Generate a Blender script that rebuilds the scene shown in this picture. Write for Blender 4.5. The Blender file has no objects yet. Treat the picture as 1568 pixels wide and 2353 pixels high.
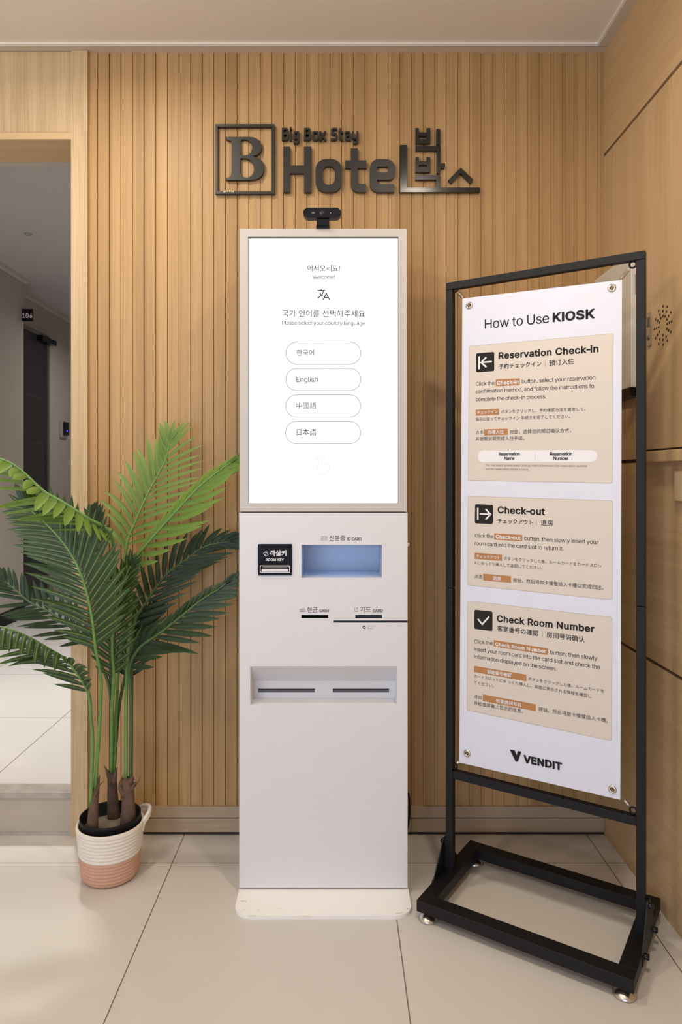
import bpy, bmesh, math, random, os
from mathutils import Vector, Matrix
from mathutils.geometry import tessellate_polygon, interpolate_bezier, delaunay_2d_cdt

random.seed(7)
S = bpy.context.scene
COL = S.collection

# ------------------------------------------------------------------ camera, light, exposure
CH = 1.107                      # camera height (m)
F = 1600.0                      # focal length in pixels of the 1568 x 2353 frame
VX, VY = 777.0, 1092.0          # where the optical axis meets the frame
cam = bpy.data.cameras.new('camera')
cam.sensor_fit = 'VERTICAL'
cam.sensor_height = 36.0
cam.sensor_width = 24.0
cam.lens = 36.0 * F / 2353.0
cam.shift_x = (784 - VX) / 2353.0
cam.shift_y = (VY - 1176.5) / 2353.0
cam.clip_start = 0.02
camo = bpy.data.objects.new('camera', cam)
camo.location = (0, 0, CH)
camo.rotation_euler = (math.pi / 2, 0, 0)
COL.objects.link(camo)
S.camera = camo

S.view_settings.view_transform = 'Standard'
S.view_settings.look = 'None'
S.view_settings.gamma = 1.0
S.view_settings.use_curve_mapping = False
S.view_settings.exposure = 0.0
S.cycles.use_denoising = True
S.cycles.max_bounces = 10
S.cycles.diffuse_bounces = 6
S.cycles.sample_clamp_indirect = 6.0
S.cycles.caustics_reflective = False
S.cycles.caustics_refractive = False

W = bpy.data.worlds.new('world')
S.world = W
W.use_nodes = True
W.node_tree.nodes['Background'].inputs[0].default_value = (1, .95, .9, 1)
W.node_tree.nodes['Background'].inputs[1].default_value = 0.05


def area_light(name, loc, target, size, power, color, spread=180, shape='DISK', size_y=None):
    l = bpy.data.lights.new(name, 'AREA')
    l.shape = shape
    l.size = size
    if size_y:
        l.size_y = size_y
    l.energy = power
    l.color = color
    l.spread = math.radians(spread)
    o = bpy.data.objects.new(name, l)
    o.location = loc
    o.rotation_euler = (Vector(target) - Vector(loc)).to_track_quat('-Z', 'Y').to_euler()
    COL.objects.link(o)
    return o


WARM = (1.0, .90, .76)


def point_light(name, loc, radius, power, color):
    l = bpy.data.lights.new(name, 'POINT')
    l.shadow_soft_size = radius
    l.energy = power
    l.color = color
    o = bpy.data.objects.new(name, l)
    o.location = loc
    COL.objects.link(o)
    return o


point_light('upper_left_fill', (-1.15, .25, 2.12), .11, 29, WARM)  # added unseen point light at upper left, brightens the ceiling and door header
area_light('ceiling_downlight', (-.62, 1.52, 2.40), (-.62, 1.60, 0), .12, 7.5, WARM, 165)
area_light('ceiling_downlight', (.36, .95, 2.40), (.40, 1.0, 0), .12, 9, (1, .87, .70), 165)
# glass entrance behind the camera: cool daylight
area_light('entrance_daylight', (-1.1, -2.3, .85), (-.4, 0, .75), 2.0, 48, (.54, .71, 1.0), 180, 'RECTANGLE', 1.4)
# corridor lamps
area_light('corridor_downlight', (-1.3, 3.05, 2.40), (-1.3, 3.05, 0), .2, 16, (1.0, .97, .95), 110)
area_light('corridor_downlight', (-1.4, 5.4, 2.40), (-1.4, 5.4, 0), .3, 7, (1.0, .96, .92), 160)


# ------------------------------------------------------------------ helpers
def P(px, py, Y):
    """the world point at depth Y that the camera sees at this place"""
    return Vector(((px - VX) * Y / F, Y, CH + (VY - py) * Y / F))


class MB:
    def __init__(self):
        self.v, self.f, self.m, self.uv, self.sm = [], [], [], [], []

    def add(self, verts, faces, mi=0, uvs=None, smooth=False):
        b = len(self.v)
        self.v += [tuple(x) for x in verts]
        self.uv += list(uvs) if uvs else [(0, 0)] * len(verts)
        for fc in faces:
            self.f.append(tuple(b + i for i in fc))
            self.m.append(mi)
            self.sm.append(smooth)
        return self

    def box(self, x0, x1, y0, y1, z0, z1, mi=0):
        vs = [(x, y, z) for x in (x0, x1) for y in (y0, y1) for z in (z0, z1)]
        return self.add(vs, [(0, 1, 3, 2), (4, 6, 7, 5), (0, 4, 5, 1), (2, 3, 7, 6), (0, 2, 6, 4), (1, 5, 7, 3)], mi)

    def obox(self, c, ax, ay, az, hx, hy, hz, mi=0):
        c, ax, ay, az = Vector(c), Vector(ax), Vector(ay), Vector(az)
        vs = [c + ax * hx * i + ay * hy * j + az * hz * k for i in (-1, 1) for j in (-1, 1) for k in (-1, 1)]
        return self.add(vs, [(0, 1, 3, 2), (4, 6, 7, 5), (0, 4, 5, 1), (2, 3, 7, 6), (0, 2, 6, 4), (1, 5, 7, 3)], mi)

    def quad(self, a, b, c, d, mi=0):
        return self.add([a, b, c, d], [(0, 1, 2, 3)], mi)

    def tube(self, pts, r, n=8, mi=0, cap=True, flat=None):
        pts = [Vector(p) for p in pts]
        rs = r if isinstance(r, (list, tuple)) else [r] * len(pts)
        T = []
        for i in range(len(pts)):
            a, b = pts[max(0, i - 1)], pts[min(len(pts) - 1, i + 1)]
            t = (b - a)
            T.append(t.normalized() if t.length > 1e-9 else Vector((0, 0, 1)))
        up = Vector((0, 0, 1)) if abs(T[0].z) < .9 else Vector((1, 0, 0))
        x = T[0].cross(up).normalized()
        vs = []
        for i, p in enumerate(pts):
            x = (x - T[i] * x.dot(T[i])).normalized()
            y = T[i].cross(x)
            for k in range(n):
                a = 2 * math.pi * k / n
                vs.append(p + (x * math.cos(a) + y * math.sin(a)) * rs[i])
        fs = []
        for i in range(len(pts) - 1):
            for k in range(n):
                fs.append((i * n + k, i * n + (k + 1) % n, (i + 1) * n + (k + 1) % n, (i + 1) * n + k))
        self.add(vs, fs, mi, None, True)
        if cap:
            b = len(self.v) - len(vs)
            self.f.append(tuple(b + k for k in reversed(range(n))))
            self.m.append(mi); self.sm.append(False)
            self.f.append(tuple(b + (len(pts) - 1) * n + k for k in range(n)))
            self.m.append(mi); self.sm.append(False)
        return self

    def lathe(self, prof, c=(0, 0, 0), n=32, mi=0, axis=None, smooth=True):
        c = Vector(c)
        az = Vector(axis).normalized() if axis else Vector((0, 0, 1))
        ax = az.orthogonal().normalized() if axis else Vector((1, 0, 0))
        ay = az.cross(ax)
        vs, fs, uv = [], [], []
        for j, (r, z) in enumerate(prof):
            for k in range(n):
                a = 2 * math.pi * k / n
                vs.append(c + ax * r * math.cos(a) + ay * r * math.sin(a) + az * z)
                uv.append((k / n, j / max(1, len(prof) - 1)))
        for i in range(len(prof) - 1):
            for k in range(n):
                fs.append((i * n + k, i * n + (k + 1) % n, (i + 1) * n + (k + 1) % n, (i + 1) * n + k))
        return self.add(vs, fs, mi, uv, smooth)

    def prism(self, poly, holes, o, R, U, N, depth, mi=0, back=False):
        """flat outline (2-D, with holes) at o in the R,U plane, thickness depth along -N"""
        o, R, U, N = Vector(o), Vector(R), Vector(U), Vector(N)
        loops = [poly] + list(holes)
        allp = [q for l in loops for q in l]
        tris = tessellate_polygon([[Vector((q[0], q[1], 0)) for q in l] for l in loops])
        fr = [o + R * q[0] + U * q[1] for q in allp]
        fixed = []
        for t in tris:
            a, b, c = (allp[i] for i in t)
            s = (b[0] - a[0]) * (c[1] - a[1]) - (b[1] - a[1]) * (c[0] - a[0])
            if abs(s) < 1e-14:
                continue
            fixed.append(tuple(t) if s > 0 else tuple(reversed(t)))
        self.add(fr, fixed, mi)
        if depth > 0:
            bk = [p - N * depth for p in fr]
            if back:
                self.add(bk, [tuple(reversed(t)) for t in fixed], mi)
            st = 0
            for l in loops:
                n = len(l)
                vs = fr[st:st + n] + bk[st:st + n]
                self.add(vs, [(i, n + i, n + (i + 1) % n, (i + 1) % n) for i in range(n)], mi)
                st += n
        return self

    def build(self, name, mat, parent=None, bevel=0, weld=False):
        me = bpy.data.meshes.new(name)
        me.from_pydata(self.v, [], self.f)
        for mm in (mat if isinstance(mat, (list, tuple)) else [mat]):
            me.materials.append(mm)
        me.polygons.foreach_set('material_index', self.m)
        me.polygons.foreach_set('use_smooth', self.sm)
        if any(u != (0, 0) for u in self.uv):
            ul = me.uv_layers.new(name='UVMap')
            for lp in me.loops:
                ul.data[lp.index].uv = self.uv[lp.vertex_index]
        me.update()
        o = bpy.data.objects.new(name, me)
        COL.objects.link(o)
        if bevel:
            bm = bmesh.new(); bm.from_mesh(me)
            bmesh.ops.remove_doubles(bm, verts=bm.verts, dist=1e-6)
            bmesh.ops.recalc_face_normals(bm, faces=bm.faces)
            bm.to_mesh(me); bm.free()
            md = o.modifiers.new('edge', 'BEVEL'); md.width = bevel; md.segments = 2
            md.limit_method = 'ANGLE'; md.angle_limit = math.radians(40)
        if parent is not None:
            o.parent = parent
            o.matrix_parent_inverse = Matrix.Translation(parent.location).inverted()
        return o


def empty(name, loc, label, cat, group=None):
    o = bpy.data.objects.new(name, None)
    o.location = loc
    o.empty_display_size = .05
    COL.objects.link(o)
    return tag(o, label, cat, group)


def tag(o, label, cat=None, group=None):
    o['label'] = label
    if cat: o['category'] = cat
    if group: o['group'] = group
    return o


def struct(o):
    o['kind'] = 'structure'
    return o


def rrect(x0, x1, y0, y1, r, n=6):
    r = min(r, (x1 - x0) / 2, (y1 - y0) / 2)
    out = []
    for cx, cy, a0 in ((x1 - r, y1 - r, 0), (x0 + r, y1 - r, 90), (x0 + r, y0 + r, 180), (x1 - r, y0 + r, 270)):
        for k in range(n + 1):
            a = math.radians(a0 + 90 * k / n)
            out.append((cx + r * math.cos(a), cy + r * math.sin(a)))
    return out


def catmull(pts, sub=6, closed=False):
    pts = [Vector(p) for p in pts]
    n = len(pts)
    out = []
    for i in range(n if closed else n - 1):
        if closed:
            p0, p1, p2, p3 = pts[i - 1], pts[i], pts[(i + 1) % n], pts[(i + 2) % n]
        else:
            p1, p2 = pts[i], pts[i + 1]
            p0 = pts[i - 1] if i else p1 * 2 - p2
            p3 = pts[i + 2] if i + 2 < n else p2 * 2 - p1
        for k in range(sub):
            t = k / sub
            out.append(.5 * ((2 * p1) + (p2 - p0) * t + (2 * p0 - 5 * p1 + 4 * p2 - p3) * t * t + (3 * p1 - p0 - 3 * p2 + p3) * t ** 3))
    if not closed:
        out.append(pts[-1])
    return out


def ribbon(pts, w, closed=False):
    """outline of a stroke of width w along 2-D points: list of convex quads, mitred"""
    P2 = [Vector((p[0], p[1])) for p in pts]
    n = len(P2)
    L, Rr = [], []
    for i in range(n):
        a = P2[i - 1] if (i or closed) else None
        c = P2[(i + 1) % n] if (i < n - 1 or closed) else None
        b = P2[i]
        d1 = (b - a) if a is not None else None
        d2 = (c - b) if c is not None else None
        if d1 is not None and d1.length < 1e-12: d1 = None
        if d2 is not None and d2.length < 1e-12: d2 = None
        if d1 is None and d2 is None:
            d1 = Vector((1, 0))
        if d1 is None: d1 = d2
        if d2 is None: d2 = d1
        n1 = Vector((-d1.y, d1.x)).normalized(); n2 = Vector((-d2.y, d2.x)).normalized()
        m = n1 + n2
        if m.length < 1e-6: m = n1.copy()
        m.normalize()
        k = (w / 2) / max(.5, m.dot(n1))
        L.append(b + m * k); Rr.append(b - m * k)
    qs = []
    for i in range(n if closed else n - 1):
        j = (i + 1) % n
        qs.append([Rr[i], Rr[j], L[j], L[i]])
    return qs


def stroke(mb, pts, w, o, R, U, mi=0, closed=False):
    o, R, U = Vector(o), Vector(R), Vector(U)
    for q in ribbon(pts, w, closed):
        mb.add([o + R * p.x + U * p.y for p in q], [(0, 1, 2, 3)], mi)


# ---- lettering: outlines of the built-in typefaces turned into flat meshes
_fonts = {}


def _font(kind):
    if kind in _fonts:
        return _fonts[kind]
    f = None
    if kind != 'cjk':
        try:
            f = bpy.data.fonts.load(os.path.join(bpy.utils.system_resource('DATAFILES', path='fonts'), 'Inter.woff2'))
        except Exception:
            f = None
    _fonts[kind] = f
    return f


def _inside(p, poly):
    c = False
    j = len(poly) - 1
    for i in range(len(poly)):
        a, b = poly[i], poly[j]
        if (a[1] > p[1]) != (b[1] > p[1]) and p[0] < (b[0] - a[0]) * (p[1] - a[1]) / (b[1] - a[1]) + a[0]:
            c = not c
        j = i
    return c


def _area(l):
    return .5 * sum(l[i - 1][0] * l[i][1] - l[i][0] * l[i - 1][1] for i in range(len(l)))


_cache = {}


def outlines(s, kind):
    if (s, kind) in _cache:
        return _cache[(s, kind)]
    if kind != 'cjk' and '-' in s and len(s) > 1:
        # set the hyphen close to its neighbours
        a, b = s.split('-', 1)
        ga, gh, gb = outlines(a, kind), outlines('-', kind), outlines(b, kind)
        out = [list(map(lambda g: g, ga[0]))][0][:]
        cur = ga[2] + .05
        for g, pad in ((gh, .05), (gb, 0)):
            dx = cur - g[1]
            for o_, hs in g[0]:
                out.append([[(q[0] + dx, q[1]) for q in o_], [[(q[0] + dx, q[1]) for q in h] for h in hs]])
            cur = g[2] + dx + pad
        _cache[(s, kind)] = (out, ga[1], cur, min(ga[3], gb[3]), max(ga[4], gb[4]))
        return _cache[(s, kind)]
    cu = bpy.data.curves.new('lettering', 'FONT')
    cu.body = s
    f = _font(kind)
    if f:
        cu.font = f
        cu.space_character = .955 if kind == 'sans' else 1.045
    o = bpy.data.objects.new('lettering', cu)
    COL.objects.link(o)
    bpy.context.view_layer.update()
    dg = bpy.context.evaluated_depsgraph_get()
    c2 = o.evaluated_get(dg).to_curve(dg)
    loops = []
    for sp in c2.splines:
        pts = []
        if sp.type == 'BEZIER':
            bp = sp.bezier_points
            m = len(bp)
            for i in range(m):
                a, b = bp[i], bp[(i + 1) % m]
                straight = (a.handle_right - a.co).length < 1e-5 and (b.handle_left - b.co).length < 1e-5
                d = (b.co - a.co)
                if not straight and d.length > 1e-9:
                    nn = d.normalized()
                    straight = ((a.handle_right - a.co).cross(nn).length < 1e-4 and (b.handle_left - a.co).cross(nn).length < 1e-4)
                if straight:
                    pts.append((a.co.x, a.co.y))
                else:
                    for q in interpolate_bezier(a.co, a.handle_right, b.handle_left, b.co, 5)[:-1]:
                        pts.append((q.x, q.y))
        else:
            pts = [(p.co.x, p.co.y) for p in sp.points]
        cl = []
        for p in pts:
            if not cl or (abs(p[0] - cl[-1][0]) + abs(p[1] - cl[-1][1])) > 1e-5:
                cl.append(p)
        if len(cl) >= 3:
            loops.append(cl)
    bpy.data.objects.remove(o)
    bpy.data.curves.remove(cu)
    if not loops:
        _cache[(s, kind)] = ([], 0, 1, 0, 1)
        return _cache[(s, kind)]
    big = max(loops, key=lambda l: abs(_area(l)))
    sg = 1 if _area(big) > 0 else -1
    outer = [l for l in loops if _area(l) * sg > 0]
    holes = []
    for l in loops:
        if _area(l) * sg > 0: continue
        if any(_inside(l[0], q) for q in outer): holes.append(l)
        else: outer.append(l)
    groups = [[l, []] for l in outer]
    for h in holes:
        cand = [g for g in groups if _inside(h[0], g[0])]
        g = min(cand, key=lambda g: abs(_area(g[0])))
        g[1].append(h)
    xs = [p[0] for l in loops for p in l]; ys = [p[1] for l in loops for p in l]
    _cache[(s, kind)] = (groups, min(xs), max(xs), min(ys), max(ys))
    return _cache[(s, kind)]


def glyph_fill(groups):
    """triangles of the lettering, glyph by glyph, overlaps resolved by winding number"""
    items = sorted(([min(q[0] for q in g[0]), max(q[0] for q in g[0]), g] for g in groups), key=lambda t: t[0])
    clusters = []
    for x0, x1, g in items:
        if clusters and x0 < clusters[-1][0] - 1e-6:
            clusters[-1][0] = max(clusters[-1][0], x1)
            clusters[-1][1].append(g)
        else:
            clusters.append([x1, [g]])
    out = []
    for _, gs in clusters:
        loops = []
        for o, hs in gs:
            loops.append(o if _area(o) > 0 else o[::-1])
            loops += [h if _area(h) < 0 else h[::-1] for h in hs]
        vs, es = [], []
        for l in loops:
            b0 = len(vs)
            vs += [Vector((q[0], q[1])) for q in l]
            es += [(b0 + i, b0 + (i + 1) % len(l)) for i in range(len(l))]
        r = delaunay_2d_cdt(vs, es, [], 0, 1e-6)
        pv = r[0]
        tris = []
        for t in r[2]:
            cx = sum(pv[i].x for i in t) / 3; cy = sum(pv[i].y for i in t) / 3
            wn = 0
            for l in loops:
                for i in range(len(l)):
                    ax, ay = l[i - 1]; bx, by = l[i]
                    if (ay <= cy) != (by <= cy):
                        xx = ax + (cy - ay) / (by - ay) * (bx - ax)
                        if xx > cx: wn += 1 if by > ay else -1
            if wn:
                p, q, w_ = (pv[i] for i in t)
                s2 = (q.x - p.x) * (w_.y - p.y) - (q.y - p.y) * (w_.x - p.x)
                if abs(s2) > 1e-12:
                    tris.append(tuple(t) if s2 > 0 else tuple(reversed(t)))
        out.append(([(v.x, v.y) for v in pv], tris))
    return out


_fills = {}


def is_cjk(s):
    return any(ord(c) > 0x2e80 for c in s)


def write(mb, s, a, b, U, N, off, bold=0.0, mi=0, vs_=None, lift=.05):
    """letter the string s from point a to point b (baseline), up direction U, off metres above the sheet"""
    a, b, U, N = Vector(a), Vector(b), Vector(U), Vector(N)
    s = s.replace('I', '\u0399')            # the plain capital stroke, without serifs
    kind = 'cjk' if is_cjk(s) else ('sansbold' if bold >= .045 else 'sans')
    groups, x0, x1, y0, y1 = outlines(s, kind)
    if not groups: return
    R = b - a
    sc = R.length / (x1 - x0)
    R.normalize()
    o = a + N * off
    dy = lift if is_cjk(s) else 0
    if vs_ is None: vs_ = .93 if (bold >= .045 and not is_cjk(s)) else 1.0
    U = U * vs_
    key = (s, kind)
    if key not in _fills:
        _fills[key] = glyph_fill(groups)
    for pts, tris in _fills[key]:
        mb.add([o + R * ((q[0] - x0) * sc) + U * ((q[1] + dy) * sc) for q in pts], tris, mi)
    if bold > 0:
        o = o + N * .00012
        for outer, hs in groups:
            for l in [outer] + hs:
                for qd in ribbon(l, bold, True):
                    mb.add([o + R * ((q.x - x0) * sc) + U * ((q.y + dy) * sc) for q in qd], [(0, 1, 2, 3)], mi)


# ------------------------------------------------------------------ materials
def mat(name, col, rough=.5, metal=0, spec=.5, emit=None, estr=0):
    m = bpy.data.materials.new(name)
    m.use_nodes = True
    b = m.node_tree.nodes['Principled BSDF']
    b.inputs['Base Color'].default_value = (*col, 1)
    b.inputs['Roughness'].default_value = rough
    b.inputs['Metallic'].default_value = metal
    b.inputs['Specular IOR Level'].default_value = spec
    if emit:
        b.inputs['Emission Color'].default_value = (*emit, 1)
        b.inputs['Emission Strength'].default_value = estr
    return m


def N_(m, t, **kw):
    n = m.node_tree.nodes.new(t)
    for k, v in kw.items():
        setattr(n, k, v)
    return n


def noisy(name, col, var=.08, scale=40, rough=.5, bump=0, metal=0, spec=.5, bscale=None):
    """a plain surface with slight procedural variation"""
    m = mat(name, col, rough, metal, spec)
    nt = m.node_tree
    b = nt.nodes['Principled BSDF']
    tc = N_(m, 'ShaderNodeTexCoord')
    no = N_(m, 'ShaderNodeTexNoise')
    no.inputs['Scale'].default_value = scale
    no.inputs['Detail'].default_value = 4
    mx = N_(m, 'ShaderNodeMix', data_type='RGBA')
    mx.inputs[6].default_value = (*[c * (1 - var) for c in col], 1)
    mx.inputs[7].default_value = (*[min(1, c * (1 + var)) for c in col], 1)
    nt.links.new(tc.outputs['Object'], no.inputs['Vector'])
    nt.links.new(no.outputs['Fac'], mx.inputs[0])
    nt.links.new(mx.outputs[2], b.inputs['Base Color'])
    if bump:
        n2 = N_(m, 'ShaderNodeTexNoise')
        n2.inputs['Scale'].default_value = bscale or scale * 6
        nt.links.new(tc.outputs['Object'], n2.inputs['Vector'])
        bp = N_(m, 'ShaderNodeBump')
        bp.inputs['Strength'].default_value = bump
        bp.inputs['Distance'].default_value = .002
        nt.links.new(n2.outputs['Fac'], bp.inputs['Height'])
        nt.links.new(bp.outputs['Normal'], b.inputs['Normal'])
    return m


def wood(name, light, dark, axis='z', fine=260, pitch=None, x0=0, contrast=1.0, rough=.5, step=.25):
    """oak veneer with fine grain along one axis; pitch gives each slat its own tone"""
    m = mat(name, light, rough, 0, .35)
    nt = m.node_tree
    b = nt.nodes['Principled BSDF']
    tc = N_(m, 'ShaderNodeTexCoord')
    mp = N_(m, 'ShaderNodeMapping')
    lo = 3.0
    sc = {'x': (lo, fine, fine), 'y': (fine, lo, fine), 'z': (fine, fine, lo)}[axis]
    mp.inputs['Scale'].default_value = sc
    vec = tc.outputs['Object']
    if pitch:
        sx = N_(m, 'ShaderNodeSeparateXYZ')
        nt.links.new(vec, sx.inputs[0])
        ad = N_(m, 'ShaderNodeMath', operation='SUBTRACT'); ad.inputs[1].default_value = x0
        nt.links.new(sx.outputs['X'], ad.inputs[0])
        dv = N_(m, 'ShaderNodeMath', operation='DIVIDE'); dv.inputs[1].default_value = pitch
        nt.links.new(ad.outputs[0], dv.inputs[0])
        fl = N_(m, 'ShaderNodeMath', operation='FLOOR')
        nt.links.new(dv.outputs[0], fl.inputs[0])
        wn = N_(m, 'ShaderNodeTexWhiteNoise', noise_dimensions='1D')
        nt.links.new(fl.outputs[0], wn.inputs['W'])
        sh = N_(m, 'ShaderNodeCombineXYZ')
        ml = N_(m, 'ShaderNodeMath', operation='MULTIPLY'); ml.inputs[1].default_value = 17.0
        nt.links.new(wn.outputs['Value'], ml.inputs[0])
        nt.links.new(ml.outputs[0], sh.inputs['Z'])
        va = N_(m, 'ShaderNodeVectorMath', operation='ADD')
        nt.links.new(vec, va.inputs[0]); nt.links.new(sh.outputs[0], va.inputs[1])
        vec = va.outputs[0]
    # slow wander so the grain is not ruler straight
    wv = N_(m, 'ShaderNodeTexNoise'); wv.inputs['Scale'].default_value = 2.2
    nt.links.new(vec, wv.inputs['Vector'])
    vs = N_(m, 'ShaderNodeVectorMath', operation='SCALE'); vs.inputs['Scale'].default_value = .02
    nt.links.new(wv.outputs['Color'], vs.inputs[0])
    v2 = N_(m, 'ShaderNodeVectorMath', operation='ADD')
    nt.links.new(vec, v2.inputs[0]); nt.links.new(vs.outputs[0], v2.inputs[1])
    nt.links.new(v2.outputs[0], mp.inputs['Vector'])
    n1 = N_(m, 'ShaderNodeTexNoise'); n1.inputs['Scale'].default_value = 1.0; n1.inputs['Detail'].default_value = 3
    nt.links.new(mp.outputs[0], n1.inputs['Vector'])
    mp2 = N_(m, 'ShaderNodeMapping')
    mp2.inputs['Scale'].default_value = tuple(c * .12 if c == fine else c * .3 for c in sc)
    nt.links.new(v2.outputs[0], mp2.inputs['Vector'])
    n2 = N_(m, 'ShaderNodeTexNoise'); n2.inputs['Scale'].default_value = 1.0; n2.inputs['Detail'].default_value = 2
    nt.links.new(mp2.outputs[0], n2.inputs['Vector'])
    av = N_(m, 'ShaderNodeMix'); av.inputs[0].default_value = .45
    nt.links.new(n1.outputs['Fac'], av.inputs[2]); nt.links.new(n2.outputs['Fac'], av.inputs[3])
    fac = av.outputs[0]
    if pitch:
        a2 = N_(m, 'ShaderNodeMix'); a2.inputs[0].default_value = step
        nt.links.new(fac, a2.inputs[2]); nt.links.new(wn.outputs['Value'], a2.inputs[3])
        fac = a2.outputs[0]
    rp = N_(m, 'ShaderNodeValToRGB')
    rp.color_ramp.elements[0].position = .5 - .17 / contrast
    rp.color_ramp.elements[1].position = .5 + .17 / contrast
    rp.color_ramp.elements[0].color = (*dark, 1)
    rp.color_ramp.elements[1].color = (*light, 1)
    nt.links.new(fac, rp.inputs[0])
    nt.links.new(rp.outputs[0], b.inputs['Base Color'])
    return m


def tiles(name, col, x0, y0, pitch, joint=.0028, jcol=(.16, .13, .10)):
    """large porcelain floor tiles with thin joints"""
    m = mat(name, col, .42, 0, .4)
    nt = m.node_tree
    b = nt.nodes['Principled BSDF']
    tc = N_(m, 'ShaderNodeTexCoord')
    sx = N_(m, 'ShaderNodeSeparateXYZ')
    nt.links.new(tc.outputs['Object'], sx.inputs[0])
    ds, cells = [], []
    for ax, off in (('X', x0), ('Y', y0)):
        a = N_(m, 'ShaderNodeMath', operation='SUBTRACT'); a.inputs[1].default_value = off - pitch * 20
        nt.links.new(sx.outputs[ax], a.inputs[0])
        d = N_(m, 'ShaderNodeMath', operation='DIVIDE'); d.inputs[1].default_value = pitch
        nt.links.new(a.outputs[0], d.inputs[0])
        r = N_(m, 'ShaderNodeMath', operation='PINGPONG'); r.inputs[1].default_value = .5
        nt.links.new(d.outputs[0], r.inputs[0])
        ds.append(r)
        fl = N_(m, 'ShaderNodeMath', operation='FLOOR')
        nt.links.new(d.outputs[0], fl.inputs[0])
        cells.append(fl)
    mn = N_(m, 'ShaderNodeMath', operation='MINIMUM')
    nt.links.new(ds[0].outputs[0], mn.inputs[0]); nt.links.new(ds[1].outputs[0], mn.inputs[1])
    lt = N_(m, 'ShaderNodeMath', operation='LESS_THAN'); lt.inputs[1].default_value = joint / 2 / pitch
    nt.links.new(mn.outputs[0], lt.inputs[0])
    cv = N_(m, 'ShaderNodeCombineXYZ')
    nt.links.new(cells[0].outputs[0], cv.inputs[0]); nt.links.new(cells[1].outputs[0], cv.inputs[1])
    wn = N_(m, 'ShaderNodeTexWhiteNoise', noise_dimensions='2D')
    nt.links.new(cv.outputs[0], wn.inputs['Vector'])
    no = N_(m, 'ShaderNodeTexNoise'); no.inputs['Scale'].default_value = 3.5; no.inputs['Detail'].default_value = 5
    nt.links.new(tc.outputs['Object'], no.inputs['Vector'])
    mx0 = N_(m, 'ShaderNodeMix'); mx0.inputs[0].default_value = .25
    nt.links.new(no.outputs['Fac'], mx0.inputs[2]); nt.links.new(wn.outputs['Value'], mx0.inputs[3])
    c1 = N_(m, 'ShaderNodeMix', data_type='RGBA')
    c1.inputs[6].default_value = (*[c * .9 for c in col], 1); c1.inputs[7].default_value = (*[min(1, c * 1.06) for c in col], 1)
    nt.links.new(mx0.outputs[0], c1.inputs[0])
    c2 = N_(m, 'ShaderNodeMix', data_type='RGBA'); c2.inputs[7].default_value = (*jcol, 1)
    nt.links.new(lt.outputs[0], c2.inputs[0]); nt.links.new(c1.outputs[2], c2.inputs[6])
    nt.links.new(c2.outputs[2], b.inputs['Base Color'])
    return m


YW = 2.145                                # front of the slats
K = YW / F
PITCH = 26.72 * K
SX0 = (205 - VX) * K                      # left end of the slats
XR = (1389 - VX) * K                      # right wall
M_slat = wood('oak_slats', (.53, .335, .152), (.372, .220, .087), 'z', 300, PITCH, SX0, 1.0, .5, .22)
M_oak = wood('light_oak', (.66, .495, .305), (.47, .335, .178), 'z', 330, contrast=1.1)
M_oakh = wood('light_oak_across', (.68, .49, .28), (.53, .36, .18), 'x', 330, contrast=.8)
M_wallh = wood('oak_panel_across', (.65, .455, .25), (.51, .34, .17), 'y', 190, contrast=.85)
M_wallv = wood('oak_panel_upright', (.63, .445, .245), (.50, .33, .165), 'z', 120, contrast=.85)
M_skirt = wood('grey_oak_skirting', (.47, .36, .25), (.35, .26, .17), 'x', 200, contrast=.8)
M_dark = mat('shadow_gap', (.035, .02, .012), .9)
M_ceil = noisy('ceiling_paint', (.82, .765, .69), .02, 6, .8)
M_mold = noisy('moulding_wrap', (.62, .54, .45), .03, 20, .6)
M_bead = noisy('moulding_bead', (.85, .80, .73), .02, 20, .5)
M_paint = noisy('lobby_paint', (.76, .755, .75), .03, 5, .85)
M_corr = noisy('corridor_wallpaper', (.50, .45, .40), .05, 9, .8, .15)
M_corrc = noisy('corridor_ceiling_paint', (.60, .58, .58), .03, 6, .85)
M_floor = tiles('floor_tiles', (.62, .59, .55), .1466, 1.988, .62)
M_floor2 = tiles('corridor_tiles', (.66, .645, .62), -1.1056, 2.79, .61)
M_riser = noisy('step_riser_tile', (.46, .40, .33), .10, 14, .5)
M_thresh = noisy('stone_threshold', (.42, .38, .34), .35, 28, .4)
M_black = noisy('black_powder_coat', (.0045, .004, .0055), .2, 120, .5, .2, 0, .32, 1400)
M_blackg = noisy('black_acrylic', (.012, .011, .010), .1, 60, .16)
M_signm = noisy('charcoal_sign_face', (.020, .018, .016), .1, 60, .38)
M_blackp = noisy('black_plastic', (.005, .005, .009), .1, 60, .25, spec=.3)
M_steel = noisy('brushed_steel', (.62, .58, .53), .06, 90, .28, 0, 1)
M_chrome = noisy('chrome', (.75, .72, .70), .03, 90, .12, 0, 1)
M_kiosk = noisy('kiosk_powder_coat', (.70, .70, .73), .01, 30, .42)
M_kframe = noisy('kiosk_bezel_coat', (.53, .50, .47), .01, 30, .45)
M_kbase = noisy('scuffed_white_base', (.87, .86, .85), .02, 16, .45)
M_ink = noisy('dark_ink', (.020, .017, .017), .05, 50, .7, spec=.2)
M_inkg = noisy('grey_ink', (.20, .17, .15), .05, 50, .7, spec=.2)
M_vinyl = noisy('white_banner_vinyl', (.695, .72, .825), .01, 30, .38)
M_cream = noisy('cream_print', (.655, .59, .525), .015, 30, .4)
M_creame = noisy('cream_print_edge', (.45, .385, .325), .015, 30, .4)
M_orange = noisy('orange_print', (.43, .195, .07), .03, 30, .4)
M_whitep = noisy('white_print', (.80, .79, .81), .01, 30, .4)
M_leaf = None


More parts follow.
